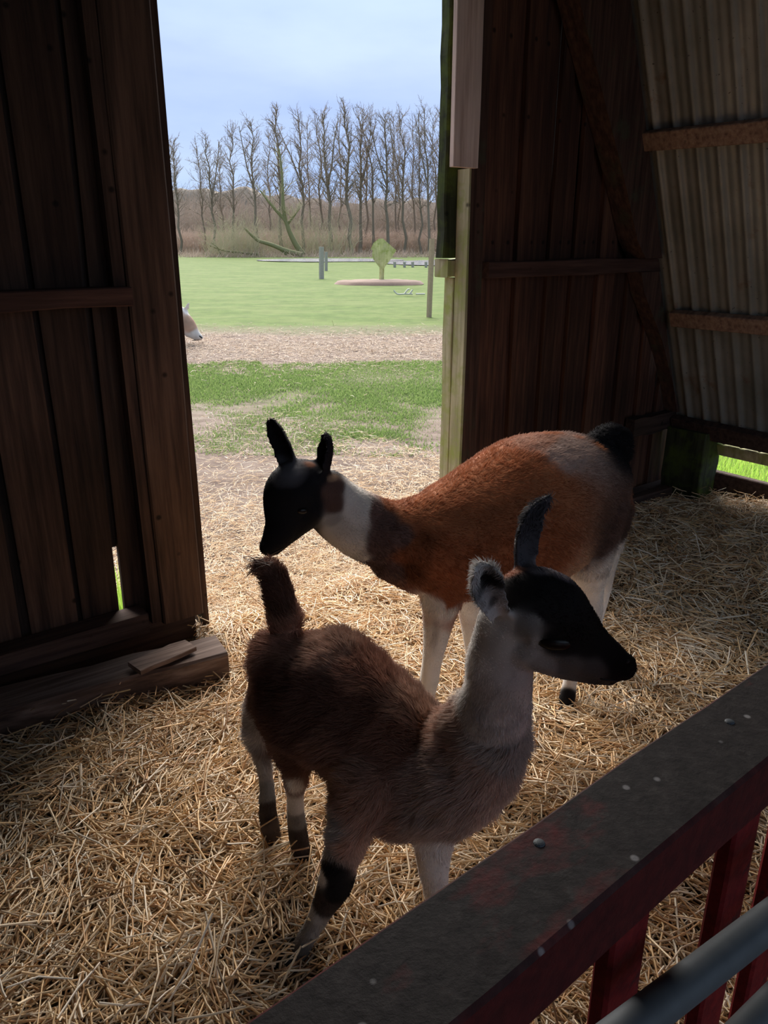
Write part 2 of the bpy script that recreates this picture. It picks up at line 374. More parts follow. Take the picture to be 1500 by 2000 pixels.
# right part
vboard('post', 1.275, 1.362, 0, .065, .0, 2.9, M_rafter, wb, bev=.004, wob=.002)
vboard('jamb_board', 1.262, 1.274, -.004, .066, .0, 1.665, M_greenwood, wb, wob=.002, seed=5)
vboard('jamb_board', 1.262, 1.345, .070, .128, .0, 1.25, M_greenwood, wb, wob=.003, bev=.003, seed=8)
vboard('nailed_board', 1.155, 1.285, -.030, -.006, 1.665, 2.9, M_newwood, wb, wob=.0008, bev=.002)['label'] = 'pale new board nailed over the top of the right door post'
vboard('door_edge', 1.205, 1.36, .070, .125, 1.33, 2.9, M_mossdark, wb, wob=.006, rings=16, bev=.006)['label'] = 'dark board with a ragged mossy edge'
hboard('rail_end', 1.222, 1.33, .066, .15, 1.255, 1.325, M_greenwood, wb, bev=.005, rings=4)
u = 1.366; i = 0
while u < 3.06:
    wd = .075 + .055 * rng.random(); inner = (i % 2 == 0)
    z1 = min(ZC, (3.12 - u) / .417)
    if z1 > .3:
        if inner: vboard('plank', u, u + wd, .040, .062, .02, z1, M_plankR, wb, wob=.005)
        else: vboard('plank', u - .012, u + wd + .012, .064, .084, .02, z1, M_plankR, wb, wob=.003)
    u += wd + .004; i += 1
for k in range(7):
    a = 1.40 + .24 * k
    if a < 3.0: vboard('plank', a - .03, a + .2, .088, .104, -.02, min(ZC, (3.12 - a) / .417), M_plankOut, wb)
hboard('rail', 1.366, 2.68, -.030, .038, 1.252, 1.316, M_rail, wb, bev=.004, dz=-.004)
hboard('rail', 2.5, 2.93, -.02, .038, .50, .40, M_dark, wb)
hboard('rail', 1.366, 3.02, -.10, .038, -.03, .085, M_dark, wb, bev=.006)
# above the doorway
for z in (2.42, 2.60, 2.78):
    hboard('lintel_board', .02, 1.30, .06, .085, z, z + .172, M_plankOut, wb)
# broad rafter along the slope at the corner
def rafter(zs, ul, w0, w1, name='rafter'):
    n = len(zs); V = []
    for z, u_ in zip(zs, ul):
        ur = ru(z) - .012
        V += [W(u_, w0, z), W(ur, w0, z), W(ur, w1, z), W(u_, w1, z)]
    Fs = []
    for i in range(n - 1):
        for j in range(4):
            a, b2 = i * 4 + j, i * 4 + (j + 1) % 4; Fs.append((a, b2, b2 + 4, a + 4))
    Fs += [(3, 2, 1, 0), tuple(range(4 * n - 4, 4 * n))]
    me = bpy.data.meshes.new(name); me.from_pydata(V, [], Fs); me.update()
    return link(name, me, M_rafter, wb, W(ul[0], w0, zs[0]))
rafter([1.316, 1.40, 1.55, 1.70, 1.95, 2.35, 2.9], [2.36, 2.28, 2.20, 2.115, 1.96, 1.715, 1.40], -.075, .034)
rafter([.50, .70, .90, 1.05, 1.15, 1.252], [2.86, 2.74, 2.62, 2.50, 2.42, 2.375], -.048, .034)

wr = empty('wall_right', W(2.6, -2, 0), kind='structure')
def sheet(w0, w1, z0=.355, z1=ZC, off=0.0):
    n = int(round((w1 - w0) / .1 * 12)) + 1; ws = np.linspace(w0, w1, n); s = np.array([-.417, 1.0]) / math.hypot(.417, 1); nrm = np.array([1, .417]) / math.hypot(.417, 1)
    rows = 6; V = []
    for r_ in range(rows):
        z = z0 + (z1 - z0) * r_ / (rows - 1)
        for w in ws:
            ph = (w / .1 + .5) % 1.0 - .5; a = .014 * math.exp(-(ph / .15) ** 2) + .002 * math.cos(4 * math.pi * ph)
            q = .02 + off - a
            V.append(W(ru(z) + nrm[0] * q, w, z + nrm[1] * q))
    i, j = np.meshgrid(np.arange(n - 1), np.arange(rows - 1)); a = (j * n + i).ravel(); Fq = np.stack([a, a + n, a + 1 + n, a + 1], -1)
    me = fastmesh('corrugated_sheet', np.array(V), Fq, True)
    return link('corrugated_sheet', me, M_sheet, wr, W(ru(z0), w0, z0))
for k in range(6):
    sheet(-.81 - .8 * k, .03 - .8 * k + .0, off=.0025 * (k % 2))
sl_s = np.array([-.417, 1.0]) / math.hypot(.417, 1)
def purlin(z, h, t, w0, w1, mat=M_purlin, seed=1, name='batten', inset=.0):
    """batten fixed across the inner side of the sheets"""
    nrm = np.array([-1, -.417]) / math.hypot(.417, 1)
    c0 = np.array(W(ru(z) + nrm[0] * (t / 2 + inset), w0, z + nrm[1] * (t / 2 + inset))); c1 = np.array(W(ru(z) + nrm[0] * (t / 2 + inset), w1, z + nrm[1] * (t / 2 + inset)))
    X = np.array([dv[0] * sl_s[0], dv[1] * sl_s[0], sl_s[1]]); Y = np.array([dv[0] * nrm[0], dv[1] * nrm[0], nrm[1]])
    me = plank_mesh(name, c0, c1, X, Y, h / 2, t / 2, 9, .003, .004, seed)
    return link(name, me, mat, wr, c0)
purlin(1.825, .075, .045, -.02, -4.7, seed=3); purlin(1.035, .075, .045, -.10, -4.7, seed=4); purlin(.44, .09, .05, -.03, -4.7, M_dark, seed=5)
purlin(2.6, .075, .045, -.02, -4.7, seed=6)
purlin(.315, .075, .03, -.19, -4.7, M_greenwood, seed=7, name='foot_board', inset=-.035)  # green light from outside is put into this board's colour
vboard('stub_post', 2.80, 2.955, -.26, -.02, -.02, .42, M_mossdark, wr, bev=.005)['label'] = 'short mossy green post at the foot of the sheets'
gb0, gb1 = np.array(W(2.99, -.05, .075)), np.array(W(2.99, -4.6, .075))
bar('ground_beam', gb0, gb1, .03, .11, M_dark, wr, bev=.005, rings=10, wob=.006, seed=6)
vboard('plank', 2.78, 3.02, .086, .106, -.05, .75, M_plankOut, wb)
vboard('plank', 3.0, 3.20, .064, .084, -.05, .30, M_plankOut, wb)
# left slope (out of view) and ceiling: boards
wl = empty('wall_left', W(-1.8, -2, 0), kind='structure')
for k in range(12):
    z0, z1 = k * .25, k * .25 + .245
    P0 = W(lu((z0 + z1) / 2) - .02, .03, (z0 + z1) / 2); P1 = W(lu((z0 + z1) / 2) - .02, -4.7, (z0 + z1) / 2)
    X = np.array([dv[0] * .385, dv[1] * .385, .923]); Y = np.array([dv[0] * .923, dv[1] * .923, -.385])
    link('plank', plank_mesh('plank', P0, P1, X, Y, .134, .012, 4, .002, 0, k), M_plankL, wl, P0)
ce = empty('ceiling', W(.5, -2, ZC), kind='structure')
for k in range(16):
    w0 = .12 - .305 * (k + 1)
    hboard('ceiling_board', -.92, 1.86, w0, w0 + .30, ZC, ZC + .02, M_plankOut, ce, rings=4)

# timber sill under the left post
zb = .12
q1, q2, q3 = gnd(446, 1276, zb), gnd(430, 1248, zb), gnd(316, 1309, zb)
dirb = (q1 - q3) / np.linalg.norm(q1 - q3)
perp = np.array([-dirb[1], dirb[0], 0])
c1 = q1 + perp * .075; c0 = c1 - dirb * 1.5; c1[2] = c0[2] = .045
bm_ = bar('timber_beam', c0, c1, .075, .075, M_beam, None, c1 * [1, 1, 0], bev=.008, rings=12, wob=.005, seed=11)
tag(bm_, 'weathered squared timber lying under the left door post with a cracked end', 'beam')
b0 = gnd(262, 1308, .133); b1 = gnd(372, 1262, .133)
sb_ = bar('broken_board', b0 + [0, 0, .004], b1 + [0, 0, .004], .038, .008, M_beam, None, (b0[0], b0[1], .12), bev=.002, rings=5, wob=.003, seed=2)
tag(sb_, 'short broken grey board lying on the timber by the left door post', 'board')

# ------------------------------------------------------------ gate in the foreground
ZR = .90
g0, g1 = gnd(470, 2000, ZR), gnd(1500, 1292, ZR); h0, h1 = gnd(890, 2000, ZR), gnd(1500, 1490, ZR)
gd = (g1 - g0) / np.linalg.norm(g1 - g0); gn = np.array([-gd[1], gd[0], 0])         # gn points away from the camera
gate = empty('red_gate', tuple(g0 * [1, 1, 0] - gn * .046)); tag(gate, 'dark red painted wooden gate with a worn grey top rail in the foreground', 'gate')
e0 = g0 - gd * .45 - gn * .046; e1 = g1 + gd * .75 - gn * .046
def gbar(name, a, b2, hx, hy, m, seed, parent=gate, bev=.004, **k):
    return bar(name, a, b2, hx, hy, m, parent, bev=bev, seed=seed, **k)
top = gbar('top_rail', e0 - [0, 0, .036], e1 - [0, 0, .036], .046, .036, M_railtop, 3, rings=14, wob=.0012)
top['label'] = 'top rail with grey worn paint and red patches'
def bolt(t, s):
    p = e0 + gd * t + gn * s
    bm = bmesh.new(); bmesh.ops.create_uvsphere(bm, u_segments=12, v_segments=8, radius=.0055)
    for v in bm.verts: v.co.z *= .4
    me = bpy.data.meshes.new('nail_head'); bm.to_mesh(me); bm.free()
    me.transform(Matrix.Translation(Vector(p))); link('nail_head', me, M_pipe, top, tuple(p))
pb = gnd(1425, 1410, ZR); tb = float((pb - e0) @ gd); bolt(tb, float((pb - e0) @ gn))
pb = gnd(1053, 1647, ZR); bolt(float((pb - e0) @ gd), float((pb - e0) @ gn))
def gate_t(x, y):
    r = ray(x, y); t = (gn @ (e0 - np.array([0, 0, H]))) / (gn @ r); p = r * t + np.array([0, 0, H]); return float((p - e0) @ gd), float(p[2])
for k, (px, py) in enumerate(((1228, 1860), (1440, 1720))):
    t, _z = gate_t(px, py)
    p = e0 + gd * t
    gbar('picket', p + gn * .010 - [0, 0, .07], p + gn * .010 - [0, 0, .86], .034, .011, M_red, 20 + k, up=tuple(gn), wob=.001)
for k in range(5):
    t = gate_t(1440, 1720)[0] + .155 * (k + 1); p = e0 + gd * t
    gbar('picket', p + gn * .010 - [0, 0, .07], p + gn * .010 - [0, 0, .86], .034, .011, M_red, 30 + k, up=tuple(gn), wob=.001)
gbar('bottom_rail', e0 - [0, 0, .72] - gn * .014, e1 - [0, 0, .72] - gn * .014, .018, .035, M_red, 9, rings=6)
def pipe(p0, p1, r, label, name='metal_tube'):
    p0, p1 = np.array(p0), np.array(p1); t = np.linspace(0, 1, 6)[:, None]
    me = tubes_mesh(name, [(p0 + (p1 - p0) * t, np.full(6, r))], 20)
    o = link(name, me, M_pipe, None, tuple(p0)); tag(o, label, 'tube', 'metal tubes below the gate rail'); return o

a_, b_ = gnd(1500, 1800, .7), gnd(1240, 2000, .7)
pipe(a_ + (a_ - b_) * 1.5, b_ + (b_ - a_) * 1.2, .0185, 'grey metal tube running just inside the red pickets')
a_, b_ = gnd(1500, 1968, .6), gnd(1430, 2040, .6)
pipe(a_ + (a_ - b_) * 5, b_ + (b_ - a_) * 5, .017, 'lower grey metal tube at the bottom right corner of the picture')

# ------------------------------------------------------------ straw
def make_straw(n, sampler, name, label, lift=.03, lmin=.03, lmax=.18, wid=(.0013, .0034), hf=hgt, zoff=0, pale=0.0, tint=None):
    P = np.array([sampler() for _ in range(n)])
    hz = np.array([hf(x, y) for x, y in P]) + zoff
    L = np.clip(rng.lognormal(math.log(.062), .55, n), lmin, lmax)
    flow = np.array([fbm(x, y, 1.9, 21.0, 2) for x, y in P]) * 5.5
    yaw = np.where(rng.random(n) < .45, flow + rng.normal(0, .45, n), rng.random(n) * 2 * math.pi)
    pit = rng.normal(0, .17, n); up = rng.random(n) < .06; pit[up] = rng.uniform(.2, .8, up.sum())
    d = np.stack([np.cos(yaw) * np.cos(pit), np.sin(yaw) * np.cos(pit), np.sin(pit)], -1)
    c = np.stack([P[:, 0], P[:, 1], hz + rng.random(n) ** 1.6 * lift + np.abs(np.sin(pit)) * L * .35], -1)
    side = np.stack([-np.sin(yaw), np.cos(yaw), np.zeros(n)], -1); upv = np.cross(d, side) * -1
    r = rng.uniform(*wid, n); bend = rng.normal(0, .07, n) * L; bz = np.abs(rng.normal(0, .04, n)) * L
    mid = c + side * bend[:, None] + np.array([0, 0, 1]) * bz[:, None]
    rings = [c - d * (L / 2)[:, None], mid, c + d * (L / 2)[:, None]]
    V = np.zeros((n, 9, 3), np.float32)
    for k in range(3):
        for j in range(3):
            a = j * 2 * math.pi / 3 + .5
            V[:, k * 3 + j] = rings[k] + side * (r * math.cos(a))[:, None] + upv * (r * .7 * math.sin(a))[:, None]
    f = []
    for k in range(2):
        for j in range(3): f.append((k * 3 + j, k * 3 + (j + 1) % 3, (k + 1) * 3 + (j + 1) % 3, (k + 1) * 3 + j))
    f = np.array(f); Fq = (np.arange(n)[:, None, None] * 9 + f[None]).reshape(-1, 4)
    pal = np.array([(.84, .60, .33), (.92, .76, .53), (.70, .44, .22), (.95, .87, .72), (.45, .27, .14), (.78, .64, .46)])
    pr = np.array([.27, .27, .14, .16, .06, .10]); ci = rng.choice(6, n, p=pr)
    col = pal[ci] * np.array([.97, .92, .88]) * rng.uniform(.72, 1.05, n)[:, None]; col = col * (1 - pale) + np.array([.7, .6, .5]) * pale
    if tint: col = col * .3 + np.array(tint) * .6 * rng.uniform(.6, 1.1, n)[:, None]
    me = fastmesh(name, V.reshape(-1, 3), Fq); pcol(me, np.repeat(np.clip(col, 0, .95), 9, 0))
    o = link(name, me, M_straw, None, (0, 0, 0)); tag(o, label, 'straw', kind='stuff'); return o
def s_in():
    while True:
        u_ = rng.uniform(-1.6, 3.0); w_ = rng.uniform(-2.55, .05)
        x, y, _ = W(u_, w_, 0)
        if y < .15 or abs(x) > y * .80 + .50: continue
        if u_ > 1.3 and w_ > -.1: continue
        if u_ < 0 and w_ > -.16: continue
        return x, y
make_straw(96000, s_in, 'straw_bedding', 'loose golden straw bedding spread over the barn floor', lift=.032)
def s_long():
    while True:
        x, y = s_in()
        if rng.random() < .6 or y > 1.9: return x, y
make_straw(5000, s_long, 'long_straw', 'long pale straw stalks lying loose on top of the bedding', lift=.05, lmin=.12, lmax=.26, wid=(.0016, .0030), zoff=.01)
def s_out():
    while True:
        u_ = rng.uniform(-.8, 2.4); w_ = rng.exponential(.62) - .05
        x, y, _ = W(u_, w_, 0)
        if w_ < .12 and not (.06 < u_ < 1.25): continue
        if w_ > 4: continue
        if .06 < u_ < 1.25 or w_ > .2: return x, y
make_straw(30000, s_out, 'scattered_straw', 'thin trampled straw scattered on the mud outside the doorway', lift=.006, lmin=.02, lmax=.13, wid=(.001, .002), hf=lambda x, y: max(hgt(x, y) - .004, -.030), pale=.12)
def s_strip():
    x = rng.uniform(-4.5, 3.2); y = 10.9 + rng.normal(0, 1.1); return x, y
make_straw(16000, s_strip, 'old_straw_strip', 'brown strip of old trampled straw across the meadow', lift=.01, lmin=.05, lmax=.18, wid=(.002, .004), hf=lambda x, y: -.03, tint=(.50, .35, .25))

# grass blades
def blade_mat():
    m, nt, b = newmat('grass_blade'); a = nt.nodes.new('ShaderNodeAttribute'); a.attribute_name = 'col'
    out = [n for n in nt.nodes if n.type == 'OUTPUT_MATERIAL'][0]; nt.links.new(a.outputs['Color'], b.inputs['Base Color']); setin(b, 'Roughness', .7)
    t = nt.nodes.new('ShaderNodeBsdfTranslucent'); nt.links.new(a.outputs['Color'], t.inputs[0]); mx = nt.nodes.new('ShaderNodeMixShader'); mx.inputs[0].default_value = .5
    nt.links.new(b.outputs[0], mx.inputs[1]); nt.links.new(t.outputs[0], mx.inputs[2]); nt.links.new(mx.outputs[0], out.inputs[0]); return m
M_blade = blade_mat()
def tuft(name, u0, u1, w0, w1, n, h0, h1, label):
    V = []; col = []
    for k in range(n):
        x, y, _ = W(rng.uniform(u0, u1), rng.uniform(w0, w1), 0); a = rng.random() * 6.28; s = np.array([math.cos(a), math.sin(a), 0]) * .003
        p = np.array([x, y, -.035]); t = p + [rng.normal(0, .02), rng.normal(0, .02), rng.uniform(h0, h1)]; V += [p - s, p + s, t]; g = rng.random(); col.append([.25 + .2 * g, .45 + .15 * g, .06 + .06 * g])
    me = fastmesh(name, np.array(V), np.arange(3 * n).reshape(-1, 3)); pcol(me, np.repeat(np.array(col), 3, 0))
    tag(link(name, me, M_blade, None, tuple(W(u0, w0, 0))), label, 'grass', kind='stuff')
tuft('grass_tuft', -.36, -.10, .16, .5, 700, .10, .24, 'bright green grass showing through the slit beside the left post')
tuft('grass_verge', 3.1, 5.2, -1.6, .6, 26000, .03, .10, 'bright green grass outside below the corrugated sheets')
def make_grass(n):
    P = []
    while len(P) < n:
        y = 5.2 + 15 * rng.random() ** 1.3; x = rng.uniform(-.30, .10) * y + rng.uniform(-.4, .4)
        k = noise.noise(Vector((x * .8, y * .8, 2.2))) + .55 * noise.noise(Vector((x * 3, y * 3, 7)))
        if y > 9.6 + .5 * k: continue
        if k + rng.normal(0, .28) < .0 + (7.3 - y) * .16: continue
        P.append((x, y))
    P = np.array(P); n = len(P)
    h = rng.uniform(.012, .035, n) * (1 + (P[:, 1] - 6) * .04); w = rng.uniform(.003, .007, n) * (1 + (P[:, 1] - 6) * .06)
    a = rng.random(n) * 6.28; s = np.stack([np.cos(a), np.sin(a), np.zeros(n)], -1) * w[:, None]
    base = np.stack([P[:, 0], P[:, 1], np.full(n, -.035)], -1); tip = base + np.stack([rng.normal(0, .012, n), rng.normal(0, .012, n), h], -1)
    V = np.stack([base - s, base + s, tip], 1).reshape(-1, 3); Fq = np.arange(3 * n).reshape(-1, 3)
    g = rng.random(n)[:, None]; col = (1 - g) * np.array([.11, .19, .045]) + g * np.array([.22, .29, .10])
    me = fastmesh('grass', V, Fq); pcol(me, np.repeat(col, 3, 0))
    tag(link('grass', me, M_blade, None, (0, 0, 0)), 'short green meadow grass growing beyond the doorway', 'grass', kind='stuff')
make_grass(70000)

# ------------------------------------------------------------ animals
CAM = np.array([0, 0, H])
def catmull(S, sub):
    S = np.asarray(S, float); n = len(S); out = []
    for i in range(n - 1):
        p0, p1, p2, p3 = S[max(i - 1, 0)], S[i], S[i + 1], S[min(i + 2, n - 1)]
        for k in range(sub):
            t = k / sub; t2, t3 = t * t, t * t * t
            out.append(.5 * (2 * p1 + (p2 - p0) * t + (2 * p0 - 5 * p1 + 4 * p2 - p3) * t2 + (3 * p1 - p0 - 3 * p2 + p3) * t3))
    out.append(S[-1]); return np.array(out)
def station(x, y, Y, ru_, rs_=None):
    p = atY(x, y, Y); k = pxm(p); return [*p, ru_ * k, (rs_ if rs_ is not None else ru_) * k]
class Body:
    def __init__(self): self.V = []; self.F = []; self.off = 0; self.paint = []
    def add(self, V, Fs):
        self.V += [tuple(v) for v in V]; self.F += [tuple(i + self.off for i in f) for f in Fs]; self.off += len(V)
    def tube(self, st, sub=4, k=18, sq=1.0):
        """st: list of (x, y, Y, r_up, r_side) in photograph pixels and metres of distance"""
        S = catmull([station(*s) for s in st], sub); P = S[:, :3]; ru_, rs_ = np.maximum(S[:, 3], .002), np.maximum(S[:, 4], .002)
        T = np.gradient(P, axis=0); T /= np.linalg.norm(T, axis=1)[:, None]
        # rounded ends
        Pn, R1, R2, Tn = [], [], [], []
        def cap(i, sgn):
            a = []
            for q in (.97, .8, .45): a.append((P[i] + sgn * T[i] * min(ru_[i], rs_[i]) * q, ru_[i] * math.sqrt(1 - q * q), rs_[i] * math.sqrt(1 - q * q), T[i]))
            return a
        rows = cap(0, -1) + [(P[i], ru_[i], rs_[i], T[i]) for i in range(len(P))] + cap(-1, 1)[::-1]
        V = []; ang = np.arange(k) * 2 * math.pi / k
        for p, a, b2, t in rows:
            view = p - CAM; view /= np.linalg.norm(view); s = view - t * (view @ t); s /= np.linalg.norm(s); u_ = np.cross(t, s)
            for q in ang: V.append(p + u_ * a * math.cos(q) + s * b2 * math.sin(q))
        n = len(rows); Fs = []
        for i in range(n - 1):
            for j in range(k): Fs.append((i * k + j, i * k + (j + 1) % k, (i + 1) * k + (j + 1) % k, (i + 1) * k + j))
        Fs += [tuple(range(k - 1, -1, -1)), tuple(range((n - 1) * k, n * k))]
        self.add(V, Fs); return P
    def ear(self, st, opening, cup=.45, th=.0075, sub=5, k=9):
        """st: (x, y, Y, halfwidth px); crescent section opening towards `opening`"""
        S = catmull([[*atY(x, y, Y), w * pxm(atY(x, y, Y))] for x, y, Y, w in st], sub); P = S[:, :3]; hw = np.maximum(S[:, 3], .003)
        T = np.gradient(P, axis=0); T /= np.linalg.norm(T, axis=1)[:, None]; V = []; n = len(P); O = np.array(opening, float)
        for i in range(n):
            o = O - T[i] * (O @ T[i]); o /= np.linalg.norm(o); x_ = np.cross(T[i], o)
            for sgn in (-1, 1):
                ks = range(k) if sgn < 0 else range(k - 1, -1, -1)
                for j in ks:
                    t = 2 * j / (k - 1) - 1
                    V.append(P[i] + x_ * hw[i] * t - o * (hw[i] * cup * 2 * (1 - t * t) - hw[i] * cup) + o * th * sgn * (1 - .35 * t * t) * (1 if i < n - 2 else .7))
        kk = 2 * k; Fs = []
        for i in range(n - 1):
            for j in range(kk): Fs.append((i * kk + j, i * kk + (j + 1) % kk, (i + 1) * kk + (j + 1) % kk, (i + 1) * kk + j))
        Fs += [tuple(range(kk - 1, -1, -1)), tuple(range((n - 1) * kk, n * kk))]
        self.add(V, Fs)
    def build(self, name, voxel, mat, smooth_it=4):
        me = bpy.data.meshes.new(name); me.from_pydata(self.V, [], self.F); me.update()
        bm = bmesh.new(); bm.from_mesh(me); bmesh.ops.recalc_face_normals(bm, faces=bm.faces); bm.to_mesh(me); bm.free()
        o = bpy.data.objects.new(name + '_tmp', me); C.objects.link(o)
        m = o.modifiers.new('r', 'REMESH'); m.mode = 'VOXEL'; m.voxel_size = voxel
        m = o.modifiers.new('s', 'SMOOTH'); m.factor = .5; m.iterations = smooth_it
        dg = bpy.context.evaluated_depsgraph_get(); dg.update()
        out = bpy.data.meshes.new_from_object(o.evaluated_get(dg)); bpy.data.objects.remove(o); out.name = name
        out.polygons.foreach_set('use_smooth', np.ones(len(out.polygons), dtype=bool))
        return out
def srgb(r, g, b):
    f = lambda c: ((c / 255 + .055) / 1.055) ** 2.4 if c / 255 > .04045 else c / 255 / 12.92
    return np.array([f(r), f(g), f(b)])
def paint(P, base, strokes, near, seed=0):
    """base coat from nearest stations, then patches; all positions are in the animal's own space"""
    nz = np.array([noise.noise(Vector(p * 9 + seed)) + .5 * noise.noise(Vector(p * 26 + seed)) for p in P])
    Q = P + (nz * .012)[:, None]
    C_ = np.array([b[1] for b in near]); S = np.array([b[0] for b in near]); R = np.array([b[2] for b in near])
    d = np.linalg.norm(Q[:, None, :] - S[None], axis=2) / R[None] / .05
    w = 1 / (d ** 7 + 1e-4); w /= w.sum(1)[:, None]; col = w @ C_
    for c, r, colr, hard, amt in strokes:
        dd = np.linalg.norm((Q - c) / np.array(r), axis=1)
        k = np.clip((1 - dd) * hard + .5, 0, 1)[:, None] * amt; col = col * (1 - k) + np.array(colr) * k
    return col * (1 + .22 * nz[:, None])
def snap(me, base):
    """put every colour point on the skin, and its like on the far flank"""
    co = np.empty(len(me.vertices) * 3, np.float32); me.vertices.foreach_get('co', co); co = co.reshape(-1, 3)
    bvh = BVHTree.FromPolygons([tuple(map(float, v)) for v in co], [tuple(p.vertices) for p in me.polygons]); out = []
    for p, c, r in base:
        d = Vector(p) - Vector(CAM); L = d.length; d.normalize(); h = bvh.ray_cast(Vector(CAM), d)
        if h[0] is None or h[3] > L + .16:
            out.append((p, c, r)); continue
        if L > h[3] + .07: out.append((p, c, r)); continue
        out.append((np.array(h[0]), c, r)); h2 = bvh.ray_cast(h[0] + d * .012, d)
        if h2[0] is not None: out.append((np.array(h2[0]), c, r))
    return out
def fur_mat(name, rough=.6, transl=.25):
    m, nt, b = newmat(name); a = nt.nodes.new('ShaderNodeAttribute'); a.attribute_name = 'col'
    out = [n for n in nt.nodes if n.type == 'OUTPUT_MATERIAL'][0]
    nt.links.new(a.outputs['Color'], b.inputs['Base Color']); setin(b, 'Roughness', rough); setin(b, 'Specular IOR Level', .12)
    if transl:
        t = nt.nodes.new('ShaderNodeBsdfTranslucent'); nt.links.new(a.outputs['Color'], t.inputs[0])
        mx = nt.nodes.new('ShaderNodeMixShader'); mx.inputs[0].default_value = transl
        nt.links.new(b.outputs[0], mx.inputs[1]); nt.links.new(t.outputs[0], mx.inputs[2]); nt.links.new(mx.outputs[0], out.inputs[0])
    return m
M_skin = fur_mat('skin_under_fur', .8, 0); M_fur = fur_mat('fur')
M_eye, _nt, _b = newmat('dark_eye'); setin(_b, 'Base Color', (.006, .004, .004, 1)); setin(_b, 'Roughness', .30); setin(_b, 'Specular IOR Level', .25)
M_hoof = plain('black_hoof', (.02, .018, .018), .45)
M_black = plain('dark_nostril', (.006, .005, .006), .5)
def grow_fur(name, me, colfn, n, lenfn, flowfn, parent, rad=.00055, clump=.35, seed=1, pts=4):
    """hair curves rooted on the body's triangles"""
    r = np.random.default_rng(seed); me.calc_loop_triangles(); nt_ = len(me.loop_triangles)
    tv = np.empty(nt_ * 3, np.int32); me.loop_triangles.foreach_get('vertices', tv); tv = tv.reshape(-1, 3)
    co = np.empty(len(me.vertices) * 3, np.float32); me.vertices.foreach_get('co', co); co = co.reshape(-1, 3).astype(float)
    vn = np.empty(len(me.vertices) * 3, np.float32); me.vertices.foreach_get('normal', vn); vn = vn.reshape(-1, 3).astype(float)
    a, b2, c = co[tv[:, 0]], co[tv[:, 1]], co[tv[:, 2]]; ar = np.linalg.norm(np.cross(b2 - a, c - a), axis=1)
    idx = r.choice(nt_, n, p=ar / ar.sum()); u_ = r.random((n, 2)); fl = u_.sum(1) > 1; u_[fl] = 1 - u_[fl]
    w = np.stack([1 - u_.sum(1), u_[:, 0], u_[:, 1]], -1)
    P = (co[tv[idx]] * w[:, :, None]).sum(1); N = (vn[tv[idx]] * w[:, :, None]).sum(1); N /= np.linalg.norm(N, axis=1)[:, None] + 1e-9
    Lh, ln = lenfn(P); Lh = Lh * r.uniform(.6, 1.15, n)
    D = flowfn(P); D = D - N * (D * N).sum(1)[:, None]; D /= np.linalg.norm(D, axis=1)[:, None] + 1e-6
    # clumping: a coarse noise vector bends neighbouring hairs together
    cl = np.array([noise.noise_vector(Vector(p * 38)) for p in P]) ; cl2 = np.array([noise.noise_vector(Vector(p * 13 + 5)) for p in P])
    D1 = D + cl * clump * 1.6 + cl2 * clump * 1.4 + r.normal(0, .16, (n, 3))
    pos = np.zeros((n, pts, 3))
    for k in range(pts):
        t = k / (pts - 1); pos[:, k] = P + N * (Lh * (ln * t - .25 * ln * t * t))[:, None] + D1 * (Lh * (1 - ln) * t * (.5 + .5 * t))[:, None] - N * .001
    hc = bpy.data.hair_curves.new(name); hc.add_curves([pts] * n)
    pa = hc.attributes.get('position') or hc.attributes.new('position', 'FLOAT_VECTOR', 'POINT')
    pa.data.foreach_set('vector', pos.astype(np.float32).ravel())
    ra = hc.attributes.new('radius', 'FLOAT', 'POINT'); prof = rad * np.array([1, .9, .65, .15])[:pts]
    ra.data.foreach_set('value', np.tile(prof, n).astype(np.float32))
    col = colfn(P) * r.uniform(.72, 1.3, (n, 1)); cc = np.ones((n, 4), np.float32); cc[:, :3] = np.clip(col, 0, .95)
    ca = hc.attributes.new('col', 'FLOAT_COLOR', 'CURVE'); ca.data.foreach_set('color', cc.ravel())
    hc.materials.append(M_fur)
    o = bpy.data.objects.new(name, hc); C.objects.link(o); o.parent = parent
    o.location = -np.array(parent.location); o['kind'] = 'stuff'; return o
def finish(bodymesh, colfn, origin, label):
    co = np.empty(len(bodymesh.vertices) * 3, np.float32); bodymesh.vertices.foreach_get('co', co); co = co.reshape(-1, 3).astype(float)
    pcol(bodymesh, np.clip(colfn(co) * .8, 0, .95))
    hairmesh = bodymesh.copy()
    o = link('llama', bodymesh, M_skin, None, origin); tag(o, label, 'llama', 'young llamas in the barn' if 'outside' not in label else None)
    bvh = BVHTree.FromPolygons([tuple(v) for v in co], [tuple(p.vertices) for p in hairmesh.polygons])
    return o, hairmesh, bvh
def hit(bvh, x, y):
    r = Vector(ray(x, y)).normalized(); h = bvh.ray_cast(Vector(CAM), r); return h
def ellipsoid(name, c, axes, mat, parent, seg=20):
    """axes: 3 vectors giving the semi-axes"""
    bm = bmesh.new(); bmesh.ops.create_uvsphere(bm, u_segments=seg, v_segments=seg // 2, radius=1)
    Mx = np.array(axes, float).T
    for v in bm.verts: v.co = Vector(Mx @ np.array(v.co)) + Vector(c)
    for f in bm.faces: f.smooth = True
    bmesh.ops.recalc_face_normals(bm, faces=bm.faces)
    me = bpy.data.meshes.new(name); bm.to_mesh(me); bm.free(); return link(name, me, mat, parent, tuple(c))
RX = np.array([1., 0, 0]); UPI = np.array([0, sn, cs]); FWD = np.array([0, cs, -sn])      # axes used to lay out an eye on the side of a head
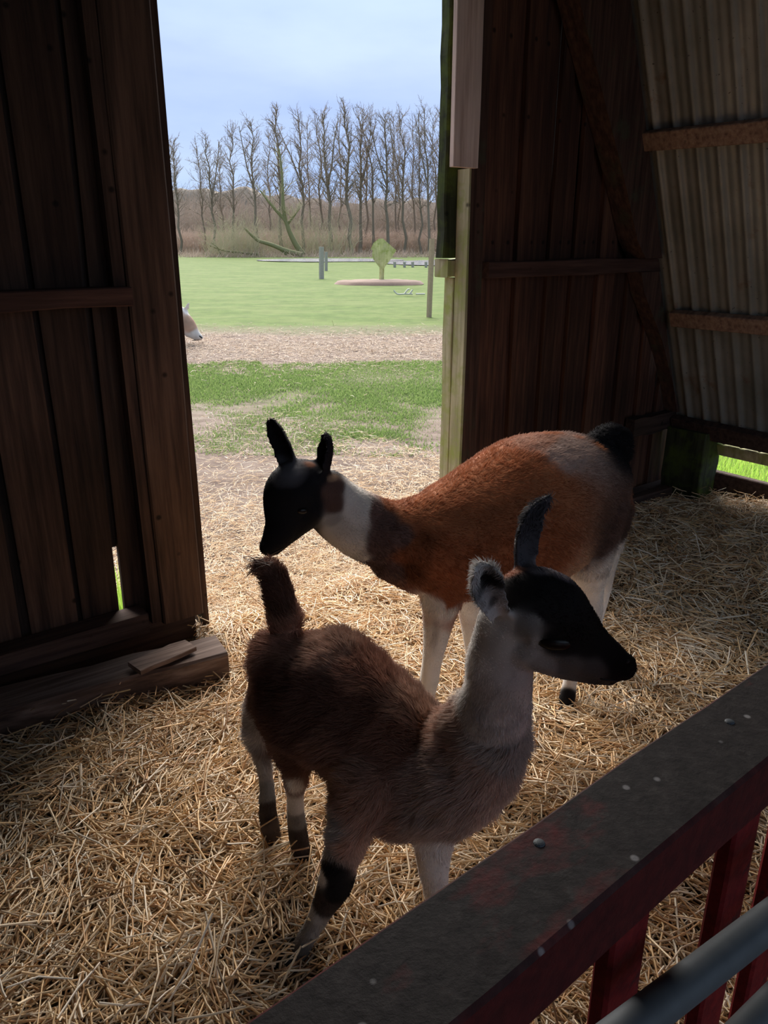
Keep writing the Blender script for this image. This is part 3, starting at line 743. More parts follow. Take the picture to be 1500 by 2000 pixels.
def feature(name, bvh, x, y, w, h, tilt, mat, parent, depth=.4, sink=.3):
    q = hit(bvh, x, y)
    if q[0] is None: return None
    p = np.array(q[0]); n = np.array(q[1]); k = pxm(p); t = math.radians(tilt)
    X = RX * math.cos(t) + UPI * math.sin(t); X = X - n * (X @ n); X /= np.linalg.norm(X); Yv = np.cross(n, X)
    c = p - n * (sink * h * k)
    return ellipsoid(name, c, [X * w * k, Yv * h * k, n * h * k * depth * 2], mat, parent)

BLK = srgb(26, 24, 27)
# ---------- the far animal: rust-brown, standing in profile with its head lowered to the left
def rear_llama():
    b = Body(); base = []
    def st(x, y, Y, c, r=60): base.append((atY(x, y, Y), np.array(c), r / 60))
    rust = np.array([.34, .115, .048]); rust2 = np.array([.42, .16, .07]); dk = np.array([.085, .048, .038]); wh = np.array([.80, .74, .68]); tan = np.array([.50, .30, .19]); rump_sheen = np.array([.44, .32, .27])
    # trunk
    b.tube([(775, 1058, 1.90, 82, 62), (835, 1062, 1.92, 104, 88), (900, 1052, 1.96, 124, 104), (975, 1026, 2.01, 141, 118), (1050, 990, 2.06, 146, 122), (1108, 962, 2.12, 122, 112), (1150, 952, 2.16, 94, 96), (1168, 964, 2.18, 60, 70)], 5, 26)
    # neck
    b.tube([(850, 1062, 1.92, 96, 74), (775, 1050, 1.89, 71, 60), (715, 1030, 1.86, 65, 54), (665, 1000, 1.84, 61, 48), (632, 965, 1.83, 54, 44)], 4, 22)
    # head
    b.tube([(628, 962, 1.83, 40, 38), (600, 955, 1.82, 58, 48), (574, 962, 1.80, 58, 48), (562, 995, 1.785, 50, 40), (551, 1028, 1.77, 36, 31), (537, 1052, 1.76, 27, 26), (526, 1067, 1.755, 20, 20)], 5, 22)
    b.tube([(600, 990, 1.80, 44, 40), (570, 1030, 1.78, 27, 26), (546, 1062, 1.765, 15, 17), (536, 1073, 1.76, 12, 14)], 4, 16)
    # ears
    b.ear([(570, 925, 1.82, 15), (562, 895, 1.825, 22), (548, 862, 1.83, 21), (534, 835, 1.835, 16), (524, 818, 1.84, 8)], (-.5, -.7, .3), .42)
    b.ear([(624, 955, 1.81, 14), (628, 925, 1.815, 20), (634, 893, 1.82, 21), (637, 866, 1.825, 17), (632, 846, 1.83, 9)], (-.85, -.5, .15), .5)
    # front legs
    b.tube([(868, 1120, 1.88, 62, 50), (862, 1175, 1.87, 40, 36), (852, 1240, 1.87, 26, 24), (844, 1290, 1.87, 20, 19), (838, 1330, 1.87, 19, 18), (832, 1375, 1.87, 14, 14), (826, 1425, 1.87, 13, 13), (822, 1450, 1.87, 16, 16)], 4, 16)
    b.tube([(930, 1120, 2.02, 56, 46), (925, 1180, 2.03, 34, 32), (925, 1240, 2.03, 22, 22), (930, 1290, 2.03, 19, 19), (936, 1350, 2.03, 13, 13), (940, 1395, 2.03, 15, 15)], 4, 16)
    # hind legs
    b.tube([(1140, 1000, 2.08, 88, 66), (1146, 1058, 2.08, 60, 54), (1143, 1105, 2.09, 48, 44), (1146, 1152, 2.12, 33, 31), (1152, 1200, 2.13, 24, 23), (1140, 1240, 2.12, 19, 18), (1124, 1290, 2.10, 14, 14), (1113, 1335, 2.085, 14, 13), (1108, 1362, 2.075, 16, 15), (1105, 1382, 2.065, 14, 14)], 4, 18)
    b.tube([(1175, 1000, 2.26, 62, 60), (1180, 1060, 2.28, 36, 40), (1176, 1110, 2.30, 26, 30), (1170, 1160, 2.33, 21, 21), (1162, 1210, 2.33, 15, 15), (1150, 1265, 2.30, 13, 13), (1142, 1310, 2.28, 13, 13)], 4, 16)
    # tail
    b.tube([(1165, 868, 2.16, 26, 26), (1190, 852, 2.17, 24, 26), (1210, 862, 2.19, 24, 26), (1220, 888, 2.20, 15, 18)], 4, 14)
    # toes
    for (x, y, Y) in ((822, 1452, 1.87), (940, 1398, 2.03), (1105, 1385, 2.062), (1142, 1318, 2.28)):
        pass
    me = b.build('llama', .0055, M_skin)
    for x, y, Y, c in ((900, 1000, 1.9, rust2), (880, 1090, 1.87, rust), (975, 960, 1.95, rust2), (975, 1060, 1.9, rust), (1050, 1060, 1.95, rust), (1050, 930, 1.98, rust2), (830, 1000, 1.88, rust2), (820, 1080, 1.85, rust * .8), (880, 1170, 1.87, rust), (1090, 1080, 2.0, tan)):
        st(x, y, Y, c)
    st(1000, 1000, 2.15, rust, 90); st(900, 1050, 2.05, rust, 90); st(1100, 960, 2.25, rust, 80)
    for x, y, Y, c, r in ((1100, 880, 2.06, rump_sheen * 1.1, 42), (1130, 900, 2.10, rump_sheen, 45), (1060, 860, 2.06, (rump_sheen + rust2) / 2, 36), (1080, 835, 2.1, rust2 * 1.1, 20), (1130, 838, 2.1, rust2 * 1.1, 18), (1170, 870, 2.12, rust2 * .9, 16), (1160, 930, 2.12, rump_sheen * .6, 40), (1090, 930, 2.03, (rump_sheen + rust) / 2, 30), (1170, 1000, 2.1, dk * 1.5, 60), (1150, 1045, 2.02, dk, 50), (1200, 960, 2.18, rust2 * .6, 30), (1205, 1030, 2.2, dk, 40), (1105, 990, 1.99, tan, 22), (1115, 1035, 1.99, tan, 18),  # pale rump stations paint the sheen of light into the coat
                         (1120, 1085, 2.04, wh * .75, 40), (1170, 1095, 2.07, wh * .8, 40), (1190, 1085, 2.25, wh * .8, 40), (1145, 1150, 2.1, wh, 40), (1152, 1200, 2.12, wh, 40), (1130, 1270, 2.1, wh, 40), (1112, 1338, 2.07, wh, 25), (1106, 1362, 2.07, BLK, 22), (1100, 1392, 2.06, BLK, 30), (1165, 1200, 2.32, wh, 40), (1145, 1300, 2.29, BLK, 30),
                         (862, 1185, 1.85, wh, 44), (838, 1175, 1.85, wh, 30), (885, 1190, 1.86, wh * .8, 30), (852, 1250, 1.86, wh, 30), (842, 1300, 1.86, wh, 30), (832, 1370, 1.86, wh, 30), (824, 1440, 1.86, BLK, 30), (925, 1190, 2.02, wh, 30), (926, 1260, 2.02, wh, 30), (938, 1380, 2.02, BLK, 30),
                         (1200, 858, 2.15, BLK, 55), (1216, 880, 2.18, BLK, 40)):
        st(x, y, Y, c, r)
    nk = np.array([.12, .07, .06])
    for x, y, Y, c, r in ((755, 1020, 1.84, nk, 36), (748, 1060, 1.83, nk, 36), (728, 1100, 1.83, nk * .9, 34), (770, 1115, 1.83, nk * 1.2, 34), (735, 1000, 1.84, nk * 1.5, 22), (790, 1050, 1.85, nk * 1.4, 32), (810, 1110, 1.85, rust * .45, 36), (830, 1060, 1.85, rust * .6, 32), (790, 985, 1.88, rust * .9, 26), (845, 1145, 1.86, rust * .7, 30), (760, 985, 1.86, rust * .8, 16),
                         (700, 1000, 1.80, wh, 34), (690, 1060, 1.80, wh * .8, 34), (665, 1040, 1.80, wh * .75, 30), (710, 1090, 1.82, wh * .7, 24), (690, 965, 1.84, wh * 1.1, 24), (650, 1020, 1.79, wh * .5, 16), (700, 1040, 1.92, wh, 40),
                         (652, 955, 1.82, dk * 1.6, 22), (648, 935, 1.84, tan * .8, 12), (655, 985, 1.79, dk * 1.3, 20), (665, 960, 1.9, dk * 1.3, 30), (610, 905, 1.84, rust * .6, 12),
                         (600, 960, 1.77, BLK, 40), (570, 940, 1.78, BLK, 34), (560, 990, 1.76, BLK, 40), (550, 1030, 1.75, BLK, 40), (528, 1065, 1.74, BLK, 40), (590, 1010, 1.77, BLK, 34), (600, 960, 1.87, BLK, 40),
                         (550, 865, 1.83, BLK, 40), (535, 835, 1.83, BLK, 30), (634, 880, 1.81, BLK * 1.3, 34), (630, 920, 1.8, BLK * 1.4, 30)):
        st(x, y, Y, c, r)
    strokes = [(atY(556, 917, 1.77), (.050, .06, .035), (.17, .16, .17), 1.6, .9),  # light sheen on the forehead, painted grey over the black coat
               (atY(1138, 1092, 2.03), (.022, .04, .028), (.13, .06, .05), 1.4, .8),
               (atY(849, 1230, 1.85), (.012, .05, .05), (.25, .2, .18), 1.2, .5)]
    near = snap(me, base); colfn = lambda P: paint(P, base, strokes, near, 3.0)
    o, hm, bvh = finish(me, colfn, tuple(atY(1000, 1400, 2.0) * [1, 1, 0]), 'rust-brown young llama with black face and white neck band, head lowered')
    head = atY(575, 980, 1.8); neckd = np.array(atY(640, 985, 1.82)) - np.array(atY(1000, 1000, 2.05)); hipp = atY(1160, 960, 2.15)
    rump = Vector(hipp)
    ax = np.array(atY(1160, 960, 2.15)) - np.array(atY(700, 1020, 1.86)); ax /= np.linalg.norm(ax)
    def lenfn(P):
        dh = np.linalg.norm(P - head, axis=1); z = P[:, 2]
        L = np.where(dh < .155, .0045, .017); L = np.where(z < .47, .007, L); L = np.where(z < .30, .0045, L)
        s = np.clip((dh - .12) / .12, 0, 1); L = np.where(z > .47, .0045 + s * .0125, L)
        dt = np.linalg.norm(P - atY(1200, 865, 2.18), axis=1); L = np.where(dt < .06, .02, L)
        return L, np.full(len(P), .42)
    def flowfn(P):
        dh = np.linalg.norm(P - head, axis=1)[:, None]
        f = ax[None] * 1.0 + np.array([0, 0, -.55]); f = np.where(P[:, 2:3] < .5, np.array([[0.02, 0, -1.]]), f)
        up = np.array(atY(620, 930, 1.83)) - np.array(atY(540, 1060, 1.76)); up /= np.linalg.norm(up)
        return np.where(dh < .15, up[None], f)
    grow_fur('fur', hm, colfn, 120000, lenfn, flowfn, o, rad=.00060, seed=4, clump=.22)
    feature('eye', bvh, 592, 998, 13, 8, -10, M_eye, o, .5, .45)
    feature('nostril', bvh, 514, 1062, 5, 3, 50, M_black, o, .3, .2)
    feature('mouth', bvh, 540, 1077, 16, 2.0, 25, M_black, o, .5, .2)
    for x, y, Y in ((820, 1456, 1.865), (940, 1400, 2.03), (1103, 1393, 2.062)):
        hoof(o, x, y, Y)
    return o
def hoof(o, x, y, Y, s=1.0, lean=-.5):
    for q in (-1, 1):
        p = atY(x, y, Y); p = p + np.array([.010 * q * s, -.004, 0]); p[2] = max(p[2], .0) * .4 + hgt(p[0], p[1]) * .6 + .004
        k = np.array([lean, -.8, 0]); k /= np.linalg.norm(k); r = np.cross(k, [0, 0, 1.])
        ellipsoid('hoof', p + k * .012 * s + [0, 0, .008], [k * .026 * s + np.array([0, 0, -.007]), r * .0105 * s, np.array([0, 0, .017 * s])], M_hoof, o, 12)
LR = rear_llama()

# ---------- the near animal: dark brown body, grey neck, head in profile to the right
def near_llama():
    b = Body(); base = []
    def st(x, y, Y, c, r=60): base.append((atY(x, y, Y), np.array(c), r / 60))
    br = np.array([.40, .21, .15]); br2 = np.array([.52, .33, .25]); dk = np.array([.17, .085, .062]); beige = np.array([.62, .47, .39]); gry = np.array([.84, .78, .74]); lg = np.array([.70, .64, .60]); dkl = np.array([.06, .042, .036]); blk = srgb(30, 26, 26)
    b.tube([(548, 1285, 1.36, 58, 58), (592, 1325, 1.34, 118, 92), (655, 1368, 1.31, 124, 100), (735, 1432, 1.275, 118, 100), (810, 1500, 1.24, 122, 104), (875, 1510, 1.205, 112, 98), (935, 1482, 1.18, 86, 78), (968, 1450, 1.17, 62, 62)], 5, 26)
    b.tube([(735, 1500, 1.25, 90, 90), (800, 1545, 1.22, 92, 90), (860, 1545, 1.20, 70, 74)], 4, 22)     # brisket
    b.tube([(900, 1490, 1.19, 100, 74), (950, 1425, 1.165, 82, 66), (972, 1350, 1.14, 66, 58), (980, 1280, 1.12, 64, 54), (994, 1215, 1.11, 62, 52)], 4, 22)
    # head
    b.tube([(992, 1210, 1.11, 60, 50), (1025, 1190, 1.105, 80, 58), (1062, 1195, 1.10, 84, 58), (1096, 1228, 1.092, 76, 50), (1135, 1262, 1.085, 61, 40), (1170, 1283, 1.078, 49, 33), (1200, 1296, 1.072, 39, 29), (1218, 1302, 1.068, 29, 25)], 5, 24)
    b.tube([(1040, 1250, 1.095, 62, 46), (1085, 1283, 1.088, 40, 36), (1150, 1312, 1.08, 24, 24), (1190, 1321, 1.074, 18, 19)], 4, 18)
    # ears: far one upright and curved, near one folded back towards the viewer
    b.ear([(1020, 1120, 1.14, 20), (1024, 1085, 1.145, 26), (1028, 1045, 1.15, 28), (1043, 1005, 1.155, 23), (1062, 982, 1.16, 13), (1078, 968, 1.162, 5)], (.45, -.8, .1), .36)
    b.ear([(976, 1205, 1.07, 20), (962, 1176, 1.052, 27), (951, 1150, 1.036, 33), (945, 1126, 1.022, 34), (941, 1106, 1.012, 22)], (.25, -.8, -.25), .55)
    # legs
    b.tube([(720, 1520, 1.19, 74, 62), (690, 1590, 1.185, 48, 46), (676, 1645, 1.185, 38, 36), (664, 1690, 1.185, 34, 32), (655, 1725, 1.185, 34, 32), (636, 1765, 1.19, 25, 24), (610, 1812, 1.19, 18, 19), (592, 1845, 1.185, 19, 19), (577, 1872, 1.18, 21, 20), (567, 1893, 1.175, 18, 18)], 4, 18)
    b.tube([(850, 1560, 1.21, 60, 58), (845, 1625, 1.215, 40, 38), (846, 1680, 1.215, 33, 30), (850, 1730, 1.215, 25, 25), (852, 1790, 1.215, 20, 20), (854, 1830, 1.215, 22, 20)], 4, 16)
    b.tube([(575, 1380, 1.34, 74, 62), (577, 1440, 1.36, 48, 48), (579, 1492, 1.385, 27, 29), (577, 1540, 1.395, 18, 19), (578, 1590, 1.40, 17, 17), (582, 1630, 1.405, 19, 18), (590, 1668, 1.405, 17, 17), (596, 1690, 1.40, 14, 14)], 4, 18)
    b.tube([(545, 1320, 1.40, 52, 56), (520, 1365, 1.44, 34, 36), (501, 1400, 1.465, 23, 24), (500, 1432, 1.47, 22, 21), (512, 1478, 1.465, 15, 16), (521, 1530, 1.46, 14, 14), (523, 1580, 1.455, 17, 16), (528, 1620, 1.455, 18, 17), (538, 1658, 1.45, 14, 14), (545, 1675, 1.45, 12, 12)], 4, 18)
    # tail held up
    b.tube([(558, 1215, 1.37, 32, 30), (548, 1175, 1.385, 27, 26), (541, 1140, 1.39, 26, 24), (524, 1112, 1.395, 22, 20), (506, 1108, 1.395, 12, 12)], 4, 16)
    me = b.build('llama', .0048, M_skin)
    for x, y, Y, c, r in ((560, 1250, 1.28, br, 50), (640, 1260, 1.24, br2 * .9, 60), (720, 1320, 1.2, br, 60), (800, 1380, 1.17, br2, 50), (680, 1400, 1.2, dk * 1.25, 50), (600, 1380, 1.24, dk * 1.2, 60), (540, 1350, 1.28, dk, 50), (575, 1480, 1.3, dk * 1.2, 50), (640, 1450, 1.2, br * .75, 40),
                         (760, 1450, 1.16, br * .9, 55), (700, 1530, 1.14, br2 * .9, 50), (760, 1580, 1.12, br2, 50), (850, 1420, 1.13, br2 * 1.1, 40), (870, 1440, 1.1, np.array([.52, .37, .30]), 40), (850, 1520, 1.1, beige, 55), (820, 1600, 1.12, beige * .9, 50), (930, 1530, 1.1, beige, 50), (960, 1540, 1.12, beige * 1.1, 40), (700, 1350, 1.45, br, 100), (800, 1450, 1.4, br2, 100),
                         (990, 1480, 1.1, lg * .8, 40), (960, 1420, 1.08, gry * .75, 45), (1000, 1400, 1.08, gry * .8, 45), (960, 1340, 1.07, gry * .8, 45), (1010, 1330, 1.07, gry * .75, 45), (975, 1270, 1.06, gry * .8, 45), (930, 1300, 1.1, gry, 40), (925, 1400, 1.1, gry * .7, 30), (980, 1300, 1.2, gry, 60),
                         (660, 1620, 1.15, lg * .62, 30), (690, 1640, 1.15, br2, 26), (655, 1700, 1.16, blk, 26), (665, 1740, 1.16, blk, 26), (628, 1715, 1.18, lg, 14), (632, 1775, 1.17, dkl, 18), (608, 1790, 1.18, lg * .7, 14), (600, 1820, 1.17, lg * .45, 26), (590, 1860, 1.16, lg * .2, 24), (565, 1895, 1.16, blk, 24),
                         (845, 1660, 1.19, lg * 1.25, 40), (850, 1720, 1.19, lg * 1.25, 40), (852, 1830, 1.2, blk, 30),
                         (577, 1530, 1.38, gry, 20), (576, 1580, 1.38, gry * .8, 22), (580, 1610, 1.38, gry * .3, 20), (584, 1645, 1.38, dkl, 24), (596, 1690, 1.38, blk, 20), (505, 1390, 1.44, gry * .9, 24), (500, 1410, 1.44, lg * .7, 22), (500, 1445, 1.45, gry * .8, 20), (516, 1500, 1.44, lg * .5, 20), (520, 1545, 1.44, gry * .25, 20), (524, 1590, 1.44, dkl, 22), (532, 1640, 1.43, dkl * 1.3, 24), (545, 1680, 1.44, blk, 20),
                         (548, 1180, 1.36, dk * .8, 30), (535, 1130, 1.37, dk * .8, 30), (510, 1108, 1.38, dk * 1.6, 20)):
        st(x, y, Y, c, r)
    for x, y, Y, c, r in ((1040, 1150, 1.04, blk, 40), (1100, 1170, 1.04, blk, 40), (1060, 1200, 1.04, blk * 1.3, 34), (1130, 1210, 1.04, blk, 34), (1150, 1250, 1.04, blk, 34), (1190, 1275, 1.03, blk, 30), (1225, 1300, 1.03, blk * .8, 34), (1210, 1330, 1.04, blk, 20), (1080, 1255, 1.04, blk, 28), (1110, 1255, 1.04, blk, 28),
                         (1020, 1230, 1.04, gry * .34, 28), (1045, 1215, 1.04, gry * .34, 20), (1030, 1270, 1.04, gry * .55, 32), (1060, 1300, 1.04, gry * .42, 28), (1110, 1305, 1.04, gry * .20, 24), (1150, 1315, 1.04, gry * .15, 20), (1185, 1335, 1.05, gry * .11, 12), (985, 1220, 1.05, gry * .75, 30), (1000, 1170, 1.06, blk * 1.3, 16), (950, 1230, 1.08, gry, 30),
                         (1012, 1105, 1.08, np.array([.36, .15, .09]), 17), (1060, 1110, 1.10, np.array([.17, .14, .145]), 26), (1100, 1130, 1.10, np.array([.12, .10, .11]), 20), (1060, 1180, 1.18, blk, 60),
                         (1035, 1040, 1.13, np.array([.055, .05, .056]), 34), (1060, 990, 1.14, np.array([.055, .05, .056]), 24), (1006, 1050, 1.15, gry, 10), (1020, 1090, 1.12, np.array([.06, .055, .06]), 24), (1020, 990, 1.16, gry * 1.1, 9), (1040, 972, 1.165, gry * 1.2, 8),
                         (945, 1130, 1.03, blk, 17), (925, 1130, 1.02, gry * .8, 13), (940, 1100, 1.02, gry * .7, 12), (962, 1112, 1.02, gry * .45, 12), (950, 1165, 1.03, gry * .5, 16), (962, 1190, 1.03, gry * .7, 20)):
        st(x, y, Y, c, r)
    strokes = [(atY(678, 1215, 1.3) , (.02, .02, .02), (.2, .1, .07), 1., .3),
               (atY(958, 1192, 1.04), (.008, .02, .012), (.02, .02, .02), 2, .8)]
    near = snap(me, base); colfn = lambda P: paint(P, base, strokes, near, 8.0)
    o, hm, bvh = finish(me, colfn, tuple(atY(700, 1750, 1.25) * [1, 1, 0]), 'dark brown fluffy young llama with grey neck and black-capped face, nearest the gate')
    head = atY(1090, 1220, 1.08); ax = np.array(atY(560, 1290, 1.37)) - np.array(atY(930, 1480, 1.17)); ax /= np.linalg.norm(ax)
    tail = atY(540, 1150, 1.39)
    def lenfn(P):
        dh = np.linalg.norm(P - head, axis=1); z = P[:, 2]
        s = np.clip((dh - .13) / .14, 0, 1); L = .0058 + s * .027
        dn = np.linalg.norm(P - atY(970, 1330, 1.12), axis=1); L = np.where(dn < .12, np.minimum(L, .012), L)
        lz = np.clip((z - .24) / .10, 0, 1); L = L * lz + .007 * (1 - lz)
        dt = np.linalg.norm(P - tail, axis=1); L = np.where(dt < .09, .020, L)
        return L, np.where(L > .014, .5, .40)
    hax = np.array(atY(1000, 1180, 1.1)) - np.array(atY(1220, 1300, 1.07)); hax /= np.linalg.norm(hax)
    def flowfn(P):
        dh = np.linalg.norm(P - head, axis=1)[:, None]
        f = ax[None] * .9 + np.array([0, 0, -.6]); f = np.where(P[:, 2:3] < .3, np.array([[0.02, 0, -1.]]), f)
        dn = np.linalg.norm(P - atY(970, 1330, 1.12), axis=1)[:, None]; f = np.where(dn < .12, np.array([[-.1, .1, -1.]]), f)
        dt = np.linalg.norm(P - tail, axis=1)[:, None]; f = np.where(dt < .09, np.array([[-.5, 0, .8]]), f)
        return np.where(dh < .14, hax[None], f)
    grow_fur('fur', hm, colfn, 150000, lenfn, flowfn, o, rad=.00048, seed=5, clump=.42)
    # loose wisps at the tip of the tail
    r = np.random.default_rng(3); lines = []
    for k in range(70):
        p = np.array(atY(r.uniform(500, 535), r.uniform(1098, 1118), 1.39 + r.normal(0, .012))); q = np.array(atY(r.uniform(474, 500), r.uniform(1088, 1132), 1.39 + r.normal(0, .02)))
        m_ = (p + q) / 2 + np.array([0, 0, r.uniform(.005, .02)]); t = np.linspace(0, 1, 6)[:, None]
        lines.append(((1 - t) ** 2 * p + 2 * t * (1 - t) * m_ + t * t * q, np.linspace(.0008, .0003, 6)))
    mw = tubes_mesh('tail_tuft', lines, 3); pcol(mw, np.tile(np.array([.11, .06, .045]), (len(mw.vertices), 1))); tt = link('tail_tuft', mw, M_fur, o, tuple(tail)); tt['kind'] = 'stuff'
    feature('eye', bvh, 1083, 1259, 36, 17, -6, M_eye, o, .45, .55)
    feature('mouth', bvh, 1190, 1329, 20, 3.5, -16, M_black, o, .5, .3)
    feature('nostril', bvh, 1226, 1292, 6, 4, 30, M_black, o, .3, .2)
    for x, y, Y in ((563, 1900, 1.172), (856, 1840, 1.21), (599, 1698, 1.40), (548, 1684, 1.45)):
        hoof(o, x, y, Y, .85)
    return o
LN = near_llama()

# ---------- a third animal grazing outside, mostly behind the left post
def far_llama():
    b = Body(); Y0 = 11.5
    b.tube([(120, 560, 12.3, 40, 40), (180, 555, 12.1, 52, 48), (250, 556, 11.9, 50, 46), (300, 560, 11.7, 38, 36)], 4, 18)
    b.tube([(285, 560, 11.75, 30, 28), (318, 585, 11.6, 20, 18), (345, 608, 11.5, 15, 14), (362, 628, 11.45, 14, 13)], 4, 14)
    b.tube([(356, 618, 11.48, 13, 13), (368, 634, 11.42, 14, 12), (382, 652, 11.38, 9, 9), (391, 659, 11.36, 6, 6.5)], 4, 14)
    b.tube([(368, 650, 11.4, 9, 9), (384, 661, 11.37, 4.5, 5)], 4, 10)
    b.ear([(359, 622, 11.5, 4), (363, 607, 11.5, 5.5), (369, 591, 11.5, 2)], (.5, -.8, 0), .4, .012)
    b.ear([(354, 622, 11.55, 4), (352, 607, 11.55, 5.5), (350, 592, 11.55, 2)], (.5, -.8, 0), .4, .012)
    for x, Y in ((285, 11.6), (272, 11.9), (160, 12.0), (140, 12.35)):
        p = atY(x, 575, Y); q = p.copy(); q[2] = 0
        S = [(p + (q - p) * t, r_) for t, r_ in ((0, .13), (.3, .08), (.55, .045), (.62, .045), (.85, .03), (1, .04))]
        V = []; k = 10
        for c, r_ in S:
            for j in range(k): a = j * 2 * math.pi / k; V.append(c + np.array([math.cos(a) * r_, math.sin(a) * r_, 0]))
        Fs = [(i * k + j, i * k + (j + 1) % k, (i + 1) * k + (j + 1) % k, (i + 1) * k + j) for i in range(5) for j in range(k)] + [tuple(range(k - 1, -1, -1)), tuple(range(5 * k, 6 * k))]
        b.add(V, Fs)
    me = b.build('llama', .016, M_skin, 3)
    wh = np.array([.62, .58, .54]); tn = np.array([.42, .27, .19]); base = []
    for x, y, Y, c, r in ((200, 555, 11.9, wh, 90), (130, 560, 12.2, tn, 60), (300, 570, 11.6, wh, 50), (345, 608, 11.5, tn, 30), (368, 630, 11.4, tn, 20), (380, 655, 11.35, wh, 16), (362, 605, 11.5, wh * 1.3, 16), (394, 658, 11.35, wh, 10), (372, 640, 11.38, tn * 1.1, 14), (220, 660, 11.9, wh, 100)):
        base.append((atY(x, y, Y), np.array(c), r / 60))
    near = snap(me, base); colfn = lambda P: paint(P, base, [], near, 1.0)
    o, hm, bvh = finish(me, colfn, tuple(atY(230, 560, 11.9) * [1, 1, 0]), 'white and tan llama grazing outside, mostly hidden behind the left door post')
    feature('nostril', bvh, 392, 658, 4, 1.5, -35, M_black, o, .5, .2)
    feature('mouth', bvh, 384, 664.5, 9, .8, 0, M_black, o, .6, .2)
    return o
far_llama()

# ------------------------------------------------------------ the meadow and the trees beyond it
M_bark = plain('grey_brown_bark', (.22, .175, .135), .9)
M_bark2 = plain('mossy_bark', (.22, .21, .10), .9)
M_twig = plain('brown_twigs', (.34, .27, .22), .9)
M_thick = plain('olive_twigs', (.40, .36, .23), .9)
M_reed = plain('dry_reeds', (.46, .345, .275), .9)
M_grey = plain('grey_weathered_post', (.36, .33, .30), .9)
M_pale = plain('pale_stake_wood', (.36, .27, .18), .85)
M_sign = wood('mossy_board_green', (.42, .42, .16), (.55, .54, .24), (.66, .62, .36), 'z', moss=(.30, .34, .09), mossamt=.4, var=.05, spots=False)
def limb(p, d, L, r0, r1, segs, wig, grav=0.0):
    pts = [np.array(p, float)]; d = np.array(d, float); d /= np.linalg.norm(d)
    for i in range(segs):
        d = d + rng.normal(0, wig, 3) + np.array([0, 0, grav]); d /= np.linalg.norm(d); pts.append(pts[-1] + d * L / segs)
    return np.array(pts), np.linspace(r0, r1, segs + 1)
def crown(trunk, rad, h0, Hh, nb, spread, lines, twigs=5, tw=.022):
    n = len(trunk)
    for k in range(nb):
        t = h0 + (1 - h0) * (k + rng.random()) / nb; f = t * (n - 1); i = min(int(f), n - 2); p = trunk[i] + (trunk[i + 1] - trunk[i]) * (f - i)
        a = rng.random() * 6.283; el = rng.uniform(.5, 1.15) ; d = np.array([math.cos(a) * math.cos(el), math.sin(a) * math.cos(el), math.sin(el)])
        L = spread * Hh * rng.uniform(.55, 1.1) * (1.15 - .65 * (t - h0) / (1 - h0 + 1e-6)); r0 = np.interp(t, [0, 1], [rad * .42, rad * .22])
        br, rr = limb(p, d, L, r0, tw * .6, 5, .13, .05); lines.append((br, rr))
        for q in range(twigs):
            j = 1 + int(rng.random() * 4); dd = (br[j + 1 if j < 5 else 5] - br[j - 1]); dd = dd / np.linalg.norm(dd) + rng.normal(0, .55, 3) + np.array([0, 0, .1])
            s, sr = limb(br[j], dd, L * rng.uniform(.3, .6), max(tw * .7, rr[j] * .6), tw * .42, 3, .18, .03); lines.append((s, sr))
            if rng.random() < .7:
                s2, sr2 = limb(s[2], dd + rng.normal(0, .6, 3), L * .28, tw * .5, tw * .35, 2, .2); lines.append((s2, sr2))
# (x at foot, x at top, y of top, distance, thickness)
TREES = [(423, 402, 268, 80, .9), (440, 426, 300, 88, .7), (458, 452, 250, 84, .9), (505, 489, 238, 80, 1.0), (526, 524, 262, 92, .8), (552, 540, 214, 82, 1.35), (594, 582, 222, 84, 1.1), (606, 600, 240, 92, .8),
         (626, 622, 226, 88, .9), (648, 629, 222, 80, 1.3), (661, 664, 236, 94, .75), (687, 672, 205, 80, 1.35), (703, 700, 225, 84, 1.2), (718, 712, 214, 90, .9), (728, 722, 222, 84, .9), (758, 752, 222, 82, 1.1),
         (774, 768, 226, 90, .8), (780, 777, 240, 96, .7), (789, 786, 222, 84, 1.0), (808, 806, 240, 90, .8), (824, 818, 252, 84, .8), (837, 829, 214, 82, .9), (851, 846, 230, 90, .8), (866, 862, 222, 84, .9), (880, 878, 236, 88, .9),
         (400, 384, 285, 86, .7), (352, 340, 280, 84, .9), (325, 318, 262, 88, .9), (298, 290, 272, 84, .8), (905, 900, 228, 84, 1.0), (930, 928, 240, 90, .8)]
wordy = ['first', 'second', 'third', 'fourth', 'fifth', 'sixth', 'seventh', 'eighth', 'ninth', 'tenth', 'eleventh', 'twelfth', 'thirteenth', 'fourteenth', 'fifteenth', 'sixteenth', 'seventeenth', 'eighteenth', 'nineteenth', 'twentieth', 'twenty-first', 'twenty-second', 'twenty-third', 'twenty-fourth', 'twenty-fifth', 'twenty-sixth', 'twenty-seventh', 'twenty-eighth', 'twenty-ninth', 'thirtieth', 'thirty-first']
order = sorted(range(len(TREES)), key=lambda i: TREES[i][0])
